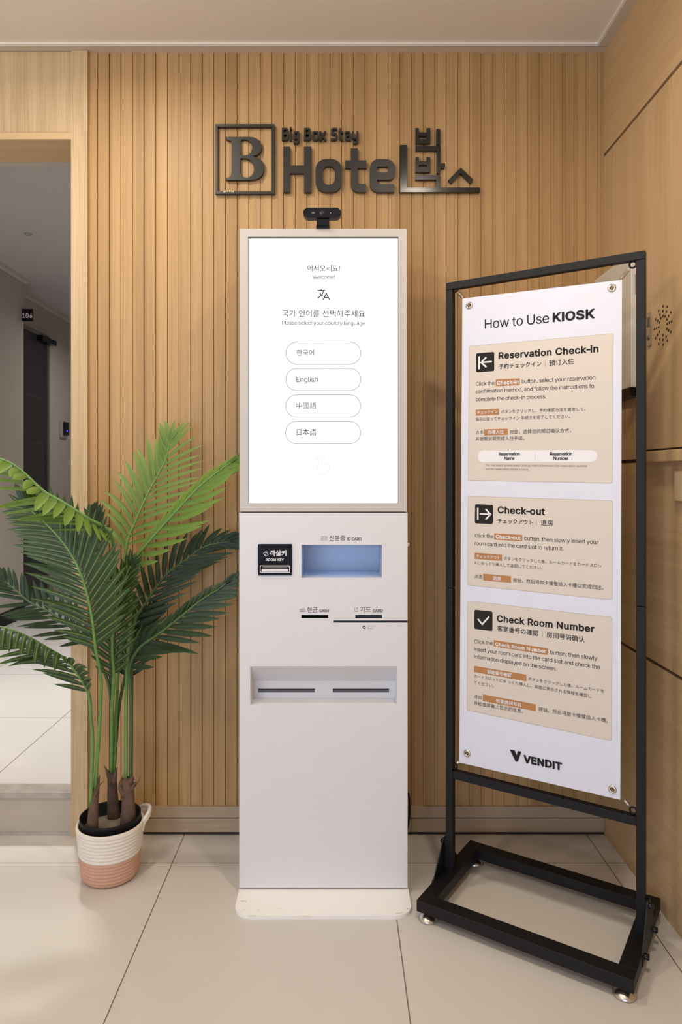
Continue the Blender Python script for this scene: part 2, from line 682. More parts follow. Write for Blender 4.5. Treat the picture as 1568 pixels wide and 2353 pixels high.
# ------------------------------------------------------------------ room shell
ZC = CH + (VY - 98) * 2.115 / F           # ceiling
ZM = CH + (VY - 121) * K                  # underside of ceiling moulding
XL, YB = -2.6, -2.6
DX = (163 - VX) * 2.13 / F                # right side of the doorway
DXL = -1.95
ZH = CH + (VY - 320) * 2.13 / F           # doorway head
YJ = 2.287                                # back of the jamb

m = MB(); m.box(XL - .1, XR + .1, YB - .1, YW + .02, -.1, 0)
struct(m.build('floor', M_floor))
m = MB(); m.box(XL - .1, XR + .1, YB - .1, YW + .1, ZC, ZC + .1)
struct(m.build('ceiling', M_ceil))
m = MB(); m.box(XL - .1, XL, YB - .1, YW + .1, 0, ZC)
struct(m.build('wall_left', M_paint))
m = MB(); m.box(XL, XR, YB - .1, YB, 0, ZC)
struct(m.build('wall_front', M_paint))

# slatted back wall: one folded profile, slat face then channel
prof = []
GD = .0028
zs0, zs1 = CH + (VY - 1851) * K, ZM
x = SX0
prof.append((x, YW))
first = True
while x < XR - .002:
    f1 = min(x + PITCH * .70, XR)
    n1 = min(x + PITCH, XR)
    k1 = min(f1 + .0014, n1)  # narrow kerf added to give the dark contact line beside each slat
    prof += [(f1, YW), (f1, YW + GD + .005), (k1, YW + GD + .005), (k1, YW + GD)]
    prof += [(n1, YW + GD), (n1, YW)]
    x += PITCH
    first = False
m = MB()
vs = [(a, b, zs0) for a, b in prof] + [(a, b, zs1) for a, b in prof]
n = len(prof)
m.add(vs, [(i, i + 1, n + i + 1, n + i) for i in range(n - 1)])
m.box(SX0 - .04, XR + .1, YW + GD + .006, YW + GD + .05, 0, ZC)
struct(m.build('wall_back', M_slat))

# baseboard below the slats: two boards with shadow gaps
zb1 = CH + (VY - 1853) * (YW - .006) / F
zb2 = CH + (VY - 1880) * (YW - .006) / F
m = MB()
m.box(SX0, XR, YW - .008, YW + .012, zb2 + .002, zb1)
m.box(SX0, XR, YW - .003, YW + .012, .0085, zb2 - .002)
bo = struct(m.build('baseboard_back', M_skirt, bevel=.0015))
m = MB(); m.box(SX0, XR, YW + .001, YW + .013, 0, zb2 + .004)
m.build('shadow_gap', M_dark, bo)

# ceiling moulding along the back and right walls
w = .03
m = MB()
m.box(XL, XR, YW - w, YW + .05, ZM, ZC)
m.box(XR - w, XR, YB, YW - w, ZM, ZC)
tr = struct(m.build('trim_1', M_mold, bevel=.001))
m = MB()
m.box(XL, XR - w, YW - w - .004, YW - w, ZM + .006, ZC)
m.box(XR - w - .004, XR - w, YB, YW - w, ZM + .006, ZC)
m.build('bead', M_bead, tr, bevel=.001)

# doorway surround on the left: post, header panel, head trim, soffit
zt = ZM - .001
m = MB(); m.box(DX, SX0, 2.130, YJ, 0, zt)
dt = struct(m.build('trim_2', M_oak, bevel=.001))
m = MB()
zp = CH + (VY - 303) * 2.13 / F
m.box(DXL, DX, 2.138, YJ, zp + .003, zt - .001)
m.build('header_panel', M_oak, dt, bevel=.001)
m = MB()
m.box(DXL, DX, 2.130, YJ, ZH, zp - .001)
m.box(DXL, DX, 2.146, YJ - .01, zp - .001, zp + .004)
m.build('head_jamb', M_oakh, dt, bevel=.001)
m = MB(); m.box(XL, DXL, 2.13, YJ, 0, zt)
struct(m.build('wall_back_left', M_oak))

# step up into the corridor
ZS = .136
m = MB(); m.box(DXL, DX, 2.142, 2.25, 0, ZS - .019)
st = struct(m.build('trim_3', M_riser))
m = MB(); m.box(DXL, DX, 2.132, 2.194, ZS - .019, ZS)
m.build('stone_edge', M_thresh, st, bevel=.0015)
m = MB(); m.box(DXL, DX, 2.139, 2.1425, 0, .010)
m.build('mortar_line', M_thresh, st)

# corridor beyond
CZ = CH + 1.342
m = MB(); m.box(-2.6, -.55, 2.194, 7.6, 0, ZS - .0005)
struct(m.build('floor_corridor', M_floor2))
m = MB(); m.box(-2.6, -.55, YJ - .02, 7.6, CZ, CZ + .1)
struct(m.build('ceiling_corridor', M_corrc))
m = MB(); m.box(-2.6, -2.15, YJ, 4.76, ZS, CZ)
wl = struct(m.build('wall_corridor_left', M_corr))
m = MB(); m.box(-2.15, -2.142, YJ, 4.76, ZS, ZS + .09)
m.build('skirting', M_black, wl)
m = MB(); m.box(-2.6, -2.32, 4.76, 7.6, ZS, CZ)
w2 = struct(m.build('wall_corridor_far', M_corr))
m = MB(); m.box(-.64, -.55, YJ, 7.6, ZS, CZ)
struct(m.build('wall_corridor_right', M_corr))
m = MB(); m.box(-2.6, -.55, 7.6, 7.7, 0, CZ)
struct(m.build('wall_corridor_end', M_corr))
M_ctrim = noisy('corridor_moulding', (.66, .60, .54), .03, 10, .6)
m = MB()
m.box(-2.15, -2.125, YJ, 4.785, CZ - .030, CZ)
m.box(-2.32, -2.295, 4.76, 7.6, CZ - .030, CZ)
struct(m.build('trim_4', M_ctrim, bevel=.004))
m = MB(); m.box(-.8, DX + .001, YJ, YJ + .03, ZS, CZ)
m2 = MB(); m2.box(XL, DXL, YJ, YJ + .03, ZS, CZ); m2.box(DXL, SX0, YJ, YJ + .03, ZH, CZ)
struct(m2.build('wall_corridor_front', M_corr))

# dark door on the far corridor wall
Yd0, Yd1 = 4.80, 2.32 * F / (VX - 105)
zd = CH + (VY - 749) * 5.16 / F
M_door = noisy('dark_door_laminate', (.035, .034, .036), .25, 30, .35)
m = MB()
m.box(-2.322, -2.312, Yd0, Yd1, ZS, zd - .03)
dr = struct(m.build('door_1', M_door))
M_dframe = noisy('door_frame_grey', (.16, .15, .145), .1, 30, .4)
m = MB()
m.box(-2.322, -2.300, Yd0, Yd1 + .03, zd - .03, zd)
m.box(-2.322, -2.300, Yd1, Yd1 + .03, ZS, zd - .03)
m.build('door_frame', M_dframe, dr)
M_djoint = noisy('door_joint_grey', (.075, .072, .07), .1, 30, .4)
m = MB()
for py in (911, 1018):
    zz = CH + (VY - py) * 5.3 / F
    m.box(-2.313, -2.3105, Yd0, Yd1, zz - .0025, zz + .0025)
m.build('panel_joint', M_djoint, dr)
m = MB()
zc_ = CH + (VY - 775) * 5.35 / F
m.box(-2.312, -2.262, 5.34, 5.60, zc_ - .022, zc_ + .018)
m.build('door_closer', M_blackp, dr, bevel=.004)


# ------------------------------------------------------------------ right wall
def yz_right(px, py, X=None):
    X = XR if X is None else X
    Y = X * F / (px - VX)
    return Y, CH + (VY - py) * Y / F


zg1 = CH + (VY - 357) * YW / F             # upper groove
zg2 = CH + (VY - 1060) * 1.95 / F          # groove above the lower boards
zg3 = CH + (VY - 1455) * YW / F            # lower groove
GW = .005
m = MB()
m.box(XR, XR + .02, YB, YW + .02, zg1 + GW, ZC)
m.box(XR, XR + .02, YB, YW + .02, zg3 + GW, zg2 - GW)
m.box(XR, XR + .02, YB, YW + .02, 0, zg3 - GW)
wr = struct(m.build('wall_right', M_wallh))
m = MB(); m.box(XR, XR + .02, YB, YW + .02, zg2 + GW, zg1 - GW)
m.build('upright_panel', M_wallv, wr)
M_groove = noisy('groove_brown', (.13, .075, .04), .1, 30, .8)
m = MB(); m.box(XR + .010, XR + .12, YB, YW + .02, 0, ZC)
m.build('groove_backing', M_groove, wr)

# flush hatch with speaking holes
Yh = XR * F / (1487 - VX)
zh0 = CH + (VY - 1037) * Yh / F
m = MB(); m.box(XR - .004, XR + .001, .55, Yh, zh0 + .004, zg1 - .05)
ht = struct(m.build('door_2', M_wallv))
m = MB(); m.box(XR - .0025, XR + .001, .55, Yh, zh0 - .002, zh0 + .004)
m.build('bottom_gap', M_dark, ht)
m = MB(); m.box(XR - .022, XR + .001, .55, Yh, zh0 - .030, zh0 - .002)
m.build('ledge', M_wallh, ht, bevel=.002)
holes = [(1528, 704), (1538, 705), (1518, 714), (1528, 715), (1536, 716), (1546, 718), (1521, 723), (1528, 726), (1533, 727), (1541, 726),
         (1511, 734), (1523, 731), (1516, 737), (1519.5, 741), (1537, 734), (1548, 739), (1543, 741), (1538, 744),
         (1508.5, 756), (1513.5, 754), (1518, 752), (1519.5, 762.5), (1515.5, 769.5), (1511, 777),
         (1537, 755.5), (1541.5, 759), (1546, 763), (1528, 770), (1535.5, 773.5), (1538.5, 782.5), (1520.5, 779.5), (1528, 781), (1518, 790), (1528.5, 792)]
m = MB()
for hx, hy in holes:
    Y, z = yz_right(hx, hy)
    m.lathe([(0, .0002), (.0036, .0002), (.0036, -.004)], (XR - .0042, Y, z), 10, axis=(-1, 0, 0))
so = m.build('speaking_hole_pattern', M_dark, ht)
Y0, z0 = yz_right(1492, 722); Y1, z1 = yz_right(1502, 800)
Y0 = XR * F / (1492 - VX); Y1 = XR * F / (1503 - VX)
zt_ = CH + (VY - 722) * Y0 / F; zb_ = CH + (VY - 798) * Y0 / F
m = MB()
m.prism(rrect(-Y0, -Y1, zb_, zt_, .008), [], (XR - .008, 0, 0), (0, -1, 0), (0, 0, 1), (-1, 0, 0), .005)
pl = m.build('flush_pull', M_steel, ht)
m = MB()
m.box(XR - .0088, XR - .0079, Y1 + .006, Y0 - .006, zb_ + .05, zt_ - .012)
m.lathe([(0, .001), (.006, .001), (.006, -.001)], (XR - .008, (Y0 + Y1) / 2, zb_ + .022), 14, axis=(-1, 0, 0))
m.build('pull_recess', noisy('dark_steel', (.20, .17, .14), .1, 60, .35, 0, 1), pl)
# pale jamb at the near end of the recess under the ledge
Ye = XR * F / (1561 - VX)
m = MB(); m.box(XR - .012, XR + .001, .6, Ye, CH + (VY - 1150) * Ye / F, CH + (VY - 1082) * Ye / F)
struct(m.build('trim_5', M_oak))

# ------------------------------------------------------------------ white box in the corner of the right wall
XB = .790
M_boxw = noisy('cream_metal_box', (.70, .66, .58), .02, 20, .4)
zb0 = CH + .225
zb1_ = CH + .600
Yb0 = XB * F / (1451 - VX)
bx = empty('wall_box', (XR, 2.0, zb0), 'cream wall-mounted metal box in the corner behind the banner stand', 'box')
m = MB(); m.box(XB, XR - .0005, Yb0, YW - .001, zb0 + .012, zb1_)
m.build('box_body', M_boxw, bx, bevel=.002)
m = MB(); m.box(XB - .002, XR - .0005, Yb0 - .002, YW - .001, zb0 - .012, zb0 + .012)
m.build('bottom_tray', M_blackp, bx)
for py in (641, 664):
    zz = CH + (VY - py) * Yb0 / F
    m = MB(); m.box(XB + .010, XB + .016, Yb0 - .004, Yb0, zz - .012, zz + .012)
    m.build('hinge', M_steel, bx)

# ------------------------------------------------------------------ corridor fittings
c = P(62, 724, 4.74)
sg = empty('room_sign', (c.x, c.y, c.z), 'small black projecting sign reading 106 on the corridor corner', 'sign')
h_ = .041
m = MB(); m.box(-2.149, c.x + h_, 4.73, 4.75, c.z - h_, c.z + h_)
m.build('sign_plate', M_blackp, sg, bevel=.003)
m = MB()
write(m, '106', P(51.5, 730, 4.729), P(74.0, 730.5, 4.729), (0, 0, 1), (0, -1, 0), .0005, .055, 0, 1.1)
m.build('sign_numerals', M_whitep, sg)

Yk = 2.32 * F / (VX - 144.5)
zk = CH + (VY - 985) * Yk / F
kp = empty('door_intercom', (-2.32, Yk, zk), 'slim black intercom with a blue light on the corridor wall', 'intercom')
m = MB(); m.box(-2.32, -2.300, Yk - .075, Yk + .055, zk - .075, zk + .055)
m.build('back_plate', noisy('grey_plate', (.45, .42, .39), .05, 40, .4), kp, bevel=.003)
m = MB(); m.box(-2.300, -2.285, Yk - .045, Yk + .055, zk - .055, zk + .055)
m.build('intercom_body', M_blackp, kp, bevel=.004)
m = MB(); m.lathe([(0, .004), (.007, .003), (.009, 0)], (-2.285, Yk, zk - .02), 14, axis=(1, -.4, 0))
m.build('indicator_light', mat('blue_indicator', (.02, .02, .4), .4, emit=(.03, .03, 1.0), estr=2.5), kp)

Ys = (CZ - CH) * F / (VY - 537)
c = Vector(((65 - VX) * Ys / F, Ys, CZ))
m = MB(); m.lathe([(.021, 0), (.021, -.004), (.015, -.009), (0, -.010)], c, 20)
tag(m.build('smoke_detector', noisy('detector_plastic', (.35, .38, .33), .03, 20, .5)), 'small round detector on the grey corridor ceiling', 'detector')

# ------------------------------------------------------------------ wall signs (dark letters fixed to the slats)
YS = 2.132                                # face of the letters
DS = YW - YS - .0003
SO = Vector((0, YS, 0)); SR = (1, 0, 0); SU = (0, 0, 1); SN = (0, -1, 0)


def sp(px, py):
    q = P(px, py, YS)
    return (q.x, q.z)


def c1(x, y): return sp(460 + x / 2.306, 260 + y / 2.306)       # reading scales of the three sign parts
def c2(x, y): return sp(500 + x / 4.612, 270 + y / 4.612)
def c3(x, y): return sp(830 + x / 5.407, 270 + y / 5.407)


def solid_rect(mb, f, x0, y0, x1, y1):
    a, b = f(x0, y1), f(x1, y0)
    mb.box(a[0], b[0], YS, YS + DS, a[1], b[1])


def letter(mb, poly, holes=()):
    if _area(poly) < 0: poly = list(reversed(poly))
    mb.prism(poly, [list(h) for h in holes], SO, SR, SU, SN, DS)


def solid_stroke(mb, pts, wpx, closed=False):
    lift_ = .0002 * (len(mb.f) % 7)
    for q in ribbon(pts, wpx, closed):
        q2 = [(p.x, p.y) for p in q]
        if _area(q2) < 0: q2.reverse()
        mb.prism(q2, [], SO + Vector((0, -lift_, 0)), SR, SU, SN, DS + lift_)


def curve2(f, pts, sub=5):
    """closed outline; points with a third value are sharp corners"""
    out = []
    run = []
    k0 = next((i for i, p in enumerate(pts) if len(p) > 2), 0)
    pts = pts[k0:] + pts[:k0] + [pts[k0]]
    run = [pts[0]]
    for p in pts[1:]:
        run.append(p)
        if len(p) > 2:
            cs = catmull([Vector((q[0], q[1], 0)) for q in run], sub) if len(run) > 2 else [Vector((q[0], q[1], 0)) for q in run]
            out += [f(q.x, q.y) for q in cs[:-1]]
            run = [p]
    return out


c = P(563, 446, YS)
em = empty('emblem_sign', (c.x, YW, c.z), 'black square outline around a serif letter B on the slatted wall', 'sign')
m = MB()
a, b = c1(80, 427), c1(395, 58); a2, b2 = c1(93, 413), c1(382, 72)
letter(m, [(a[0], a[1]), (b[0], a[1]), (b[0], b[1]), (a[0], b[1])], [[(a2[0], a2[1]), (a2[0], b2[1]), (b2[0], b2[1]), (b2[0], a2[1])]])
m.build('square_frame', M_signm, em)
M_gilt = noisy('chipped_gilt', (.75, .60, .30), .2, 200, .4)
m = MB()
for k in range(6):
    q = P(515 + k * 4.2, 440.5 - 1.2 * math.sin(k * .6), YS)
    m.box(q.x - .0018, q.x + .0016, YS - .0012, YS + .001, q.z - .002, q.z + .0012 + .0008 * (k % 2))
m.build('chipped_spot', M_gilt, em)
Bo = [(90, 205, 1), (330, 205), (400, 217), (448, 250), (467, 308), (456, 358), (420, 393), (366, 408, 1), (432, 425), (480, 470), (495, 530), (480, 592), (440, 638), (380, 656), (300, 660, 1),
      (90, 660, 1), (90, 638, 1), (122, 632), (140, 615), (148, 580, 1), (150, 300, 1), (146, 262), (128, 240), (90, 230, 1)]
h1 = [(246, 250, 1), (256, 236), (280, 231), (320, 236), (350, 262), (367, 308), (358, 356), (335, 386), (300, 399), (246, 400, 1)]
h2 = [(243, 432, 1), (290, 430), (340, 446), (374, 492), (385, 550), (372, 600), (335, 630), (285, 633), (255, 618), (243, 580, 1)]
m = MB(); letter(m, curve2(c2, Bo), [curve2(c2, h1), curve2(c2, h2)])
m.build('serif_letter', M_signm, em)

# small upper line
c = P(735, 330, YS)
sm = empty('small_lettering_sign', (c.x, YW, c.z), 'small upper line of black letters on the slatted wall reading Big Box Stay', 'sign')
GL = [('B', 680, [[(692, 227), (692, 117), (732, 117), (740, 125), (740, 162), (732, 171), (692, 171)], [(692, 171), (735, 171), (743, 180), (743, 218), (735, 227), (681, 227)]]),
      ('i', 770, [[(777, 240), (777, 145)], [(777, 124), (777, 102)]]),
      ('g', 805, [[(856, 216), (818, 216), (816, 206), (816, 160), (824, 152), (856, 152)], [(856, 141), (856, 252), (846, 262), (808, 262)]]),
      ('B', 915, [[(927, 227), (927, 117), (968, 117), (977, 125), (977, 162), (968, 171), (927, 171)], [(927, 171), (971, 171), (980, 180), (980, 218), (971, 227), (916, 227)]]),
      ('o', 1005, [[(1027, 152), (1057, 152), (1066, 162), (1066, 218), (1057, 228), (1024, 228), (1015, 218), (1015, 162), (1024, 152), (1030, 152)]]),
      ('x', 1080, [[(1087, 142), (1145, 240)], [(1145, 142), (1087, 240)]]),
      ('S', 1200, [[(1268, 117), (1222, 117), (1212, 126), (1212, 162), (1222, 171), (1252, 171), (1260, 180), (1260, 218), (1252, 227), (1200, 227)]]),
      ('t', 1285, [[(1303, 110), (1303, 218), (1311, 228), (1330, 228)], [(1284, 152), (1330, 152)]]),
      ('a', 1350, [[(1354, 152), (1394, 152), (1403, 161), (1403, 240)], [(1403, 188), (1368, 188), (1360, 196), (1360, 220), (1368, 228), (1403, 228)]]),
      ('y', 1430, [[(1437, 141), (1437, 208), (1446, 217), (1484, 217)], [(1484, 141), (1484, 252), (1475, 262), (1438, 262)]])]
for ch, x0, strokes_ in GL:
    m = MB()
    for s_ in strokes_:
        solid_stroke(m, [c2(*q) for q in s_], 19 / 4.612 * YS / F)
    m.build('letter', M_signm, sm)

# large line and the stroke lettering beside it
c = P(880, 440, YS)
lg = empty('large_lettering_sign', (c.x, YW, c.z), 'large black lettering reading Hotel with Korean strokes on the slatted wall', 'sign')
m = MB()
letter(m, [c1(*q) for q in [(441, 418), (477, 418), (477, 318), (551, 318), (551, 418), (590, 418), (590, 177), (551, 177), (551, 277), (477, 277), (477, 177), (441, 177)]])
m.build('letter', M_signm, lg)


def rr1(x0, y0, x1, y1, r):
    return [c1(*q) for q in rrect(x0, x1, y0, y1, r, 8)]


m = MB(); letter(m, rr1(612, 243, 752, 418, 55), [rr1(650, 280, 714, 378, 28)]); m.build('letter', M_signm, lg)


def arc(cx, cy, r, a0, a1, n=8):
    return [(cx + r * math.cos(math.radians(a0 + (a1 - a0) * k / n)), cy + r * math.sin(math.radians(a0 + (a1 - a0) * k / n))) for k in range(n + 1)]


tp = [(800, 186), (837, 186), (837, 250), (882, 250), (882, 290), (837, 290)] + arc(845, 366, 8, 180, 90, 4) + [(880, 374), (880, 418)] + arc(842, 376, 42, 90, 180, 6) + [(800, 290), (769, 290), (769, 250), (800, 250)]
m = MB(); letter(m, [c1(*q) for q in tp]); m.build('letter', M_signm, lg)
ep = arc(948, 291, 48, 180, 270) + arc(987, 291, 47, 270, 360) + [(1034, 320)] + arc(1000, 318, 34, 0, 90) + [(938, 352)] + arc(950, 363, 12, 180, 90, 4) + [(1030, 375), (1030, 418)] + arc(945, 373, 45, 90, 180)
m = MB(); letter(m, [c1(*q) for q in ep], [rr1(937, 282, 997, 314, 9)]); m.build('letter', M_signm, lg)
m = MB(); letter(m, [c3(*q) for q in [(487, 925), (1478, 925), (1478, 870), (575, 870), (575, 340), (487, 340)]]); m.build('letter', M_blackg, lg)


def bieup(y0):
    m = MB()
    y = y0
    letter(m, [c3(*q) for q in [(678, y), (720, y), (720, y + 55), (816, y + 55), (816, y), (862, y), (862, y + 190), (678, y + 190)]],
           [[c3(*q) for q in [(722, y + 98), (722, y + 138), (816, y + 138), (816, y + 98)]]])
    m.build('letter_stroke', M_blackg, lg)


bieup(130); bieup(488)
for poly in ([(937, 143), (986, 143), (986, 332), (937, 332)],
             [(678, 355), (990, 355), (990, 570), (1045, 570), (1045, 625), (990, 625), (985, 690), (943, 690), (943, 408), (678, 408)],
             [(678, 715), (987, 715), (987, 869), (935, 869), (935, 770), (678, 770)],
             [(1085, 776), (1240, 622), (1395, 772), (1365, 812), (1240, 690), (1124, 812)]):
    m = MB(); letter(m, [c3(*q) for q in poly]); m.build('letter_stroke', M_blackg, lg)

# ------------------------------------------------------------------ check-in kiosk
YK = 1.845
kk = YK / F


def kx(px): return (px - VX) * kk
def kz(py): return CH + (VY - py) * kk


KB = 2.06
kio = empty('check_in_kiosk', (-.04, 1.93, 0), 'tall white self check-in kiosk with lit portrait touchscreen', 'kiosk')
# base plate with rounded corners
xb0, xb1 = (535 - VX) * 1.735 / F, (949.5 - VX) * 1.735 / F
m = MB()
m.prism(rrect(xb0, xb1, 1.735, 2.08, .045, 8), [], (0, 0, .009), (1, 0, 0), (0, 1, 0), (0, 0, 1), .0088)
bp = m.build('base_plate', M_kbase, kio)
M_scuff = noisy('scuff_brown', (.50, .38, .27), .3, 60, .7)
for (px, py, ln, th) in ((560, 2070, 14, .8), (556, 2070.5, 6, .6), (561, 2090, 5, .5), (595, 2091, 5, .5), (915, 2099, 12, .7), (925, 2097, 9, .6), (938, 2088, 4, 1.2), (700, 2105, 30, .5), (580, 2104, 22, .5), (640, 2088, 9, .4)):
    Y = (CH - .0095) * F / (py - VY)
    q = P(px, py, Y); l = ln * Y / F / 2; t_ = th * Y / F * 2.2
    m = MB()
    m.add([(q.x - l, Y - t_ / 3, .0095), (q.x + l, Y - t_ / 2, .0095), (q.x + l * .7, Y + t_ / 2, .0095), (q.x - l * .9, Y + t_ / 4, .0095)], [(0, 1, 2, 3)])
    m.build('scuff_mark', M_scuff, bp)


def panel_with_holes(mb, x0, x1, z0, z1, Y, holes, mi=0):
    xs = sorted({x0, x1, *[h[0] for h in holes], *[h[1] for h in holes]})
    zs = sorted({z0, z1, *[h[2] for h in holes], *[h[3] for h in holes]})
    for i in range(len(xs) - 1):
        for j in range(len(zs) - 1):
            cx, cz = (xs[i] + xs[i + 1]) / 2, (zs[j] + zs[j + 1]) / 2
            if any(h[0] < cx < h[1] and h[2] < cz < h[3] for h in holes): continue
            mb.quad((xs[i], Y, zs[j]), (xs[i + 1], Y, zs[j]), (xs[i + 1], Y, zs[j + 1]), (xs[i], Y, zs[j + 1]), mi)


# lower cabinet
X0, X1 = kx(550), kx(937)
Z0, Z1 = kz(2040), kz(1178)
H_id = (kx(693), kx(878), kz(1328), kz(1252))
H_tr = (kx(575.3), kx(912.3), kz(1620), kz(1531))
H_cs = (kx(692.9), kx(754.6), kz(1420.3), kz(1413))
H_cd = (kx(816.9), kx(878.6), kz(1420.5), kz(1413))
H_st = (kx(767.2), X1, kz(1430.6), kz(1425.8))
H_ky = (kx(600), kx(664.5), kz(1314), kz(1301))
m = MB()
panel_with_holes(m, X0, X1, Z0, Z1, YK, [H_id, H_tr, H_cs, H_cd, H_st, H_ky])
m.quad((X0, KB, Z0), (X0, YK, Z0), (X0, YK, Z1), (X0, KB, Z1))
m.quad((X1, YK, Z0), (X1, KB, Z0), (X1, KB, Z1), (X1, YK, Z1))
m.quad((X0, YK, Z1), (X1, YK, Z1), (X1, KB, Z1), (X0, KB, Z1))
m.quad((X0, KB, Z0), (X1, KB, Z0), (X1, YK, Z0), (X0, YK, Z0))
m.quad((X1, KB, Z0), (X0, KB, Z0), (X0, KB, Z1), (X1, KB, Z1))
lc = m.build('lower_cabinet', M_kiosk, kio)
m = MB(); m.box(X0 + .03, X1 - .03, YK + .03, KB - .02, .009, Z0)
m.build('plinth', M_kiosk, kio)


def recess(h, d, name, material, parent, zback=None):
    x0, x1, z0, z1 = h
    b = YK + d
    zt2 = z1 if zback is None else zback
    m = MB()
    m.quad((x0, b, z0), (x1, b, z0), (x1, b, zt2), (x0, b, zt2))
    m.quad((x0, YK, z0), (x1, YK, z0), (x1, b, z0), (x0, b, z0))
    m.quad((x0, b, zt2), (x1, b, zt2), (x1, YK, z1), (x0, YK, z1))
    m.quad((x0, YK, z0), (x0, b, z0), (x0, b, zt2), (x0, YK, z1))
    m.quad((x1, b, z0), (x1, YK, z0), (x1, YK, z1), (x1, b, zt2))
    return m.build(name, material, parent)


idr = recess(H_id, .145, 'id_card_recess', noisy('recess_tint_grey', (.54, .57, .62), .02, 30, .5), kio)  # greyer, bluer than the cabinet: the blue-lit look is put into the colour
idr['label'] = 'recess lit pale blue inside'
M_slot = mat('slot_black', (.006, .006, .008), .5)
tray = recess(H_tr, .055, 'dispenser_tray', M_kiosk, kio, CH + (VY - 1565) * (YK + .055) / F)
M_slotg = noisy('slot_grey', (.10, .10, .115), .1, 40, .5)
for pa, pb in ((593.5, 723.7), (765.3, 894.3)):
    b = YK + .055
    q0, q1 = P(pa, 1591, b - .001), P(pb, 1582.7, b - .001)
    m = MB(); m.box(q0.x, q1.x, b - .0012, b - .0002, q0.z, q1.z, 1)
    m.box(q0.x, q1.x, b - .0018, b - .0012, q1.z - .0035, q1.z, 0)
    m.build('outlet_slot', [M_slot, M_slotg], tray)
recess(H_cs, .03, 'cash_slot', M_slot, kio)
cdr = recess(H_cd, .012, 'card_slot', M_slotg, kio)
m = MB(); m.box(kx(823), kx(873), YK + .008, YK + .011, kz(1418.6), kz(1415.8)); m.build('slot_mouth', M_slot, cdr)
M_strip = noisy('smoked_blue_strip', (.010, .014, .03), .2, 40, .12)
m = MB(); m.box(H_st[0], X1 - .0003, YK + .004, YK + .02, H_st[2], H_st[3]); m.build('reader_strip', M_strip, kio)
# blue lamp inside the recess
rl = area_light('recess_led', ((H_id[0] + H_id[1]) / 2, YK + .075, H_id[3] - .004), ((H_id[0] + H_id[1]) / 2, YK + .085, 0), .16, .05, (.14, .42, 1.0), 180, 'RECTANGLE', .06)

# room key dispenser
KN = Vector((0, -1, 0)); KU = (0, 0, 1); KR = Vector((1, 0, 0))
kxz = lambda px, py: (kx(px), kz(py))


def kpt(px, py, dy=0): return Vector((kx(px), YK - dy, kz(py)))


m = MB()
hole = [kxz(600, 1314), kxz(600, 1301), kxz(664.5, 1301), kxz(664.5, 1314)]
m.prism(rrect(kx(593.2), kx(671.5), kz(1322), kz(1250), .003), [hole], (0, YK - .003, 0), KR, KU, KN, .003)
M_keyp = noisy('key_panel_black', (.005, .005, .009), .1, 60, .5, spec=.15)
kd = m.build('room_key_dispenser', M_keyp, kio)
m = MB()
ro = rrect(kx(597.8), kx(666.8), kz(1315.5), kz(1299), .002)
ri = rrect(kx(599.4), kx(665.2), kz(1314), kz(1300.6), .0015)
m.prism(ro, [list(reversed(ri))], (0, YK - .0042, 0), KR, KU, KN, .0012)
m.build('slot_rim', M_whitep, kd)
m = MB()
m.box(kx(601.5), kx(663), YK - .001, YK + .02, kz(1313.5), kz(1307.3), 0)
m.box(kx(601.5), kx(663), YK + .012, YK + .02, kz(1305.5), kz(1301.2), 1)
m.build('slot_mouth', [M_whitep, noisy('beige_card', (.55, .42, .25), .1, 40, .4)], kd)
recess(H_ky, .022, 'slot_well', M_slot, kd)
m = MB()
E3 = .0034
k7 = lambda x, y, d=E3: kpt(520 + x / 3.5636, 1150 + y / 3.5636, d)
write(m, '객실키', k7(358, 452), k7(492, 452), KU, KN, 0, .05)
write(m, 'ROOM KEY', k7(327, 493), k7(472, 493), KU, KN, 0, .055)


def kstrokes(mb, lines, w, f, closed=False, d=.0004):
    for l in lines:
        pts = [f(*q, d) for q in l]
        stroke(mb, [(p.x, p.z) for p in pts], w, (0, pts[0].y, 0), KR, KU, 0, closed)


kstrokes(m, [[(305, 432), (318, 424), (330, 436), (320, 446), (305, 432)], [(312, 443), (328, 455), (348, 440), (334, 428)], [(318, 414), (333, 416)], [(325, 424), (342, 430)]], .0009, k7, d=E3)
m.build('key_lettering', M_whitep, kd)

# printed labels on the cabinet front
m = MB()
w_ = lambda s, a, b, bold=0: write(m, s, k7(*a, .0004), k7(*b, .0004), KU, KN, 0, bold)
w_('신분증', (845, 328), (975, 328)); w_('ID CARD', (993, 327), (1109, 327), .02)
w_('현금', (663, 916), (748, 916)); w_('CASH', (764, 914), (841, 914), .02)
w_('카드', (1099, 914), (1184, 914)); w_('CARD', (1201, 914), (1282, 914), .02)
kstrokes(m, [[(779, 293), (826, 293), (826, 325), (779, 325), (779, 292)], [(784, 318), (789, 311), (796, 311), (801, 318)], [(807, 303), (820, 303)], [(807, 309), (820, 309)], [(807, 315), (820, 315)],
             [(603, 890), (640, 882), (644, 888)], [(603, 892), (648, 892), (648, 911), (603, 911), (603, 891)],
             [(1049, 878), (1060, 878)], [(1053, 878), (1053, 910), (1077, 910), (1077, 880)], [(1070, 878), (1080, 878)], [(1066, 888), (1074, 878)],
             [(1163, 1027), (1197, 1027), (1197, 1049), (1163, 1049), (1163, 1026)], [(1201, 1028), (1222, 1028), (1214, 1033)]], .0005, k7)
for cx, cy, r in ((792, 303, 4), (625, 901, 6), (625, 901, 13)):
    kstrokes(m, [[(cx + r * math.cos(a * math.pi / 8), cy + r * .75 * math.sin(a * math.pi / 8)) for a in range(17)]], .0005, k7)
pts = [k7(1130 + 13 * math.cos(a * math.pi / 12), 1038 + 13 * math.sin(a * math.pi / 12), .0004) for a in range(24)]
m.add(pts, [tuple(reversed(range(24)))])
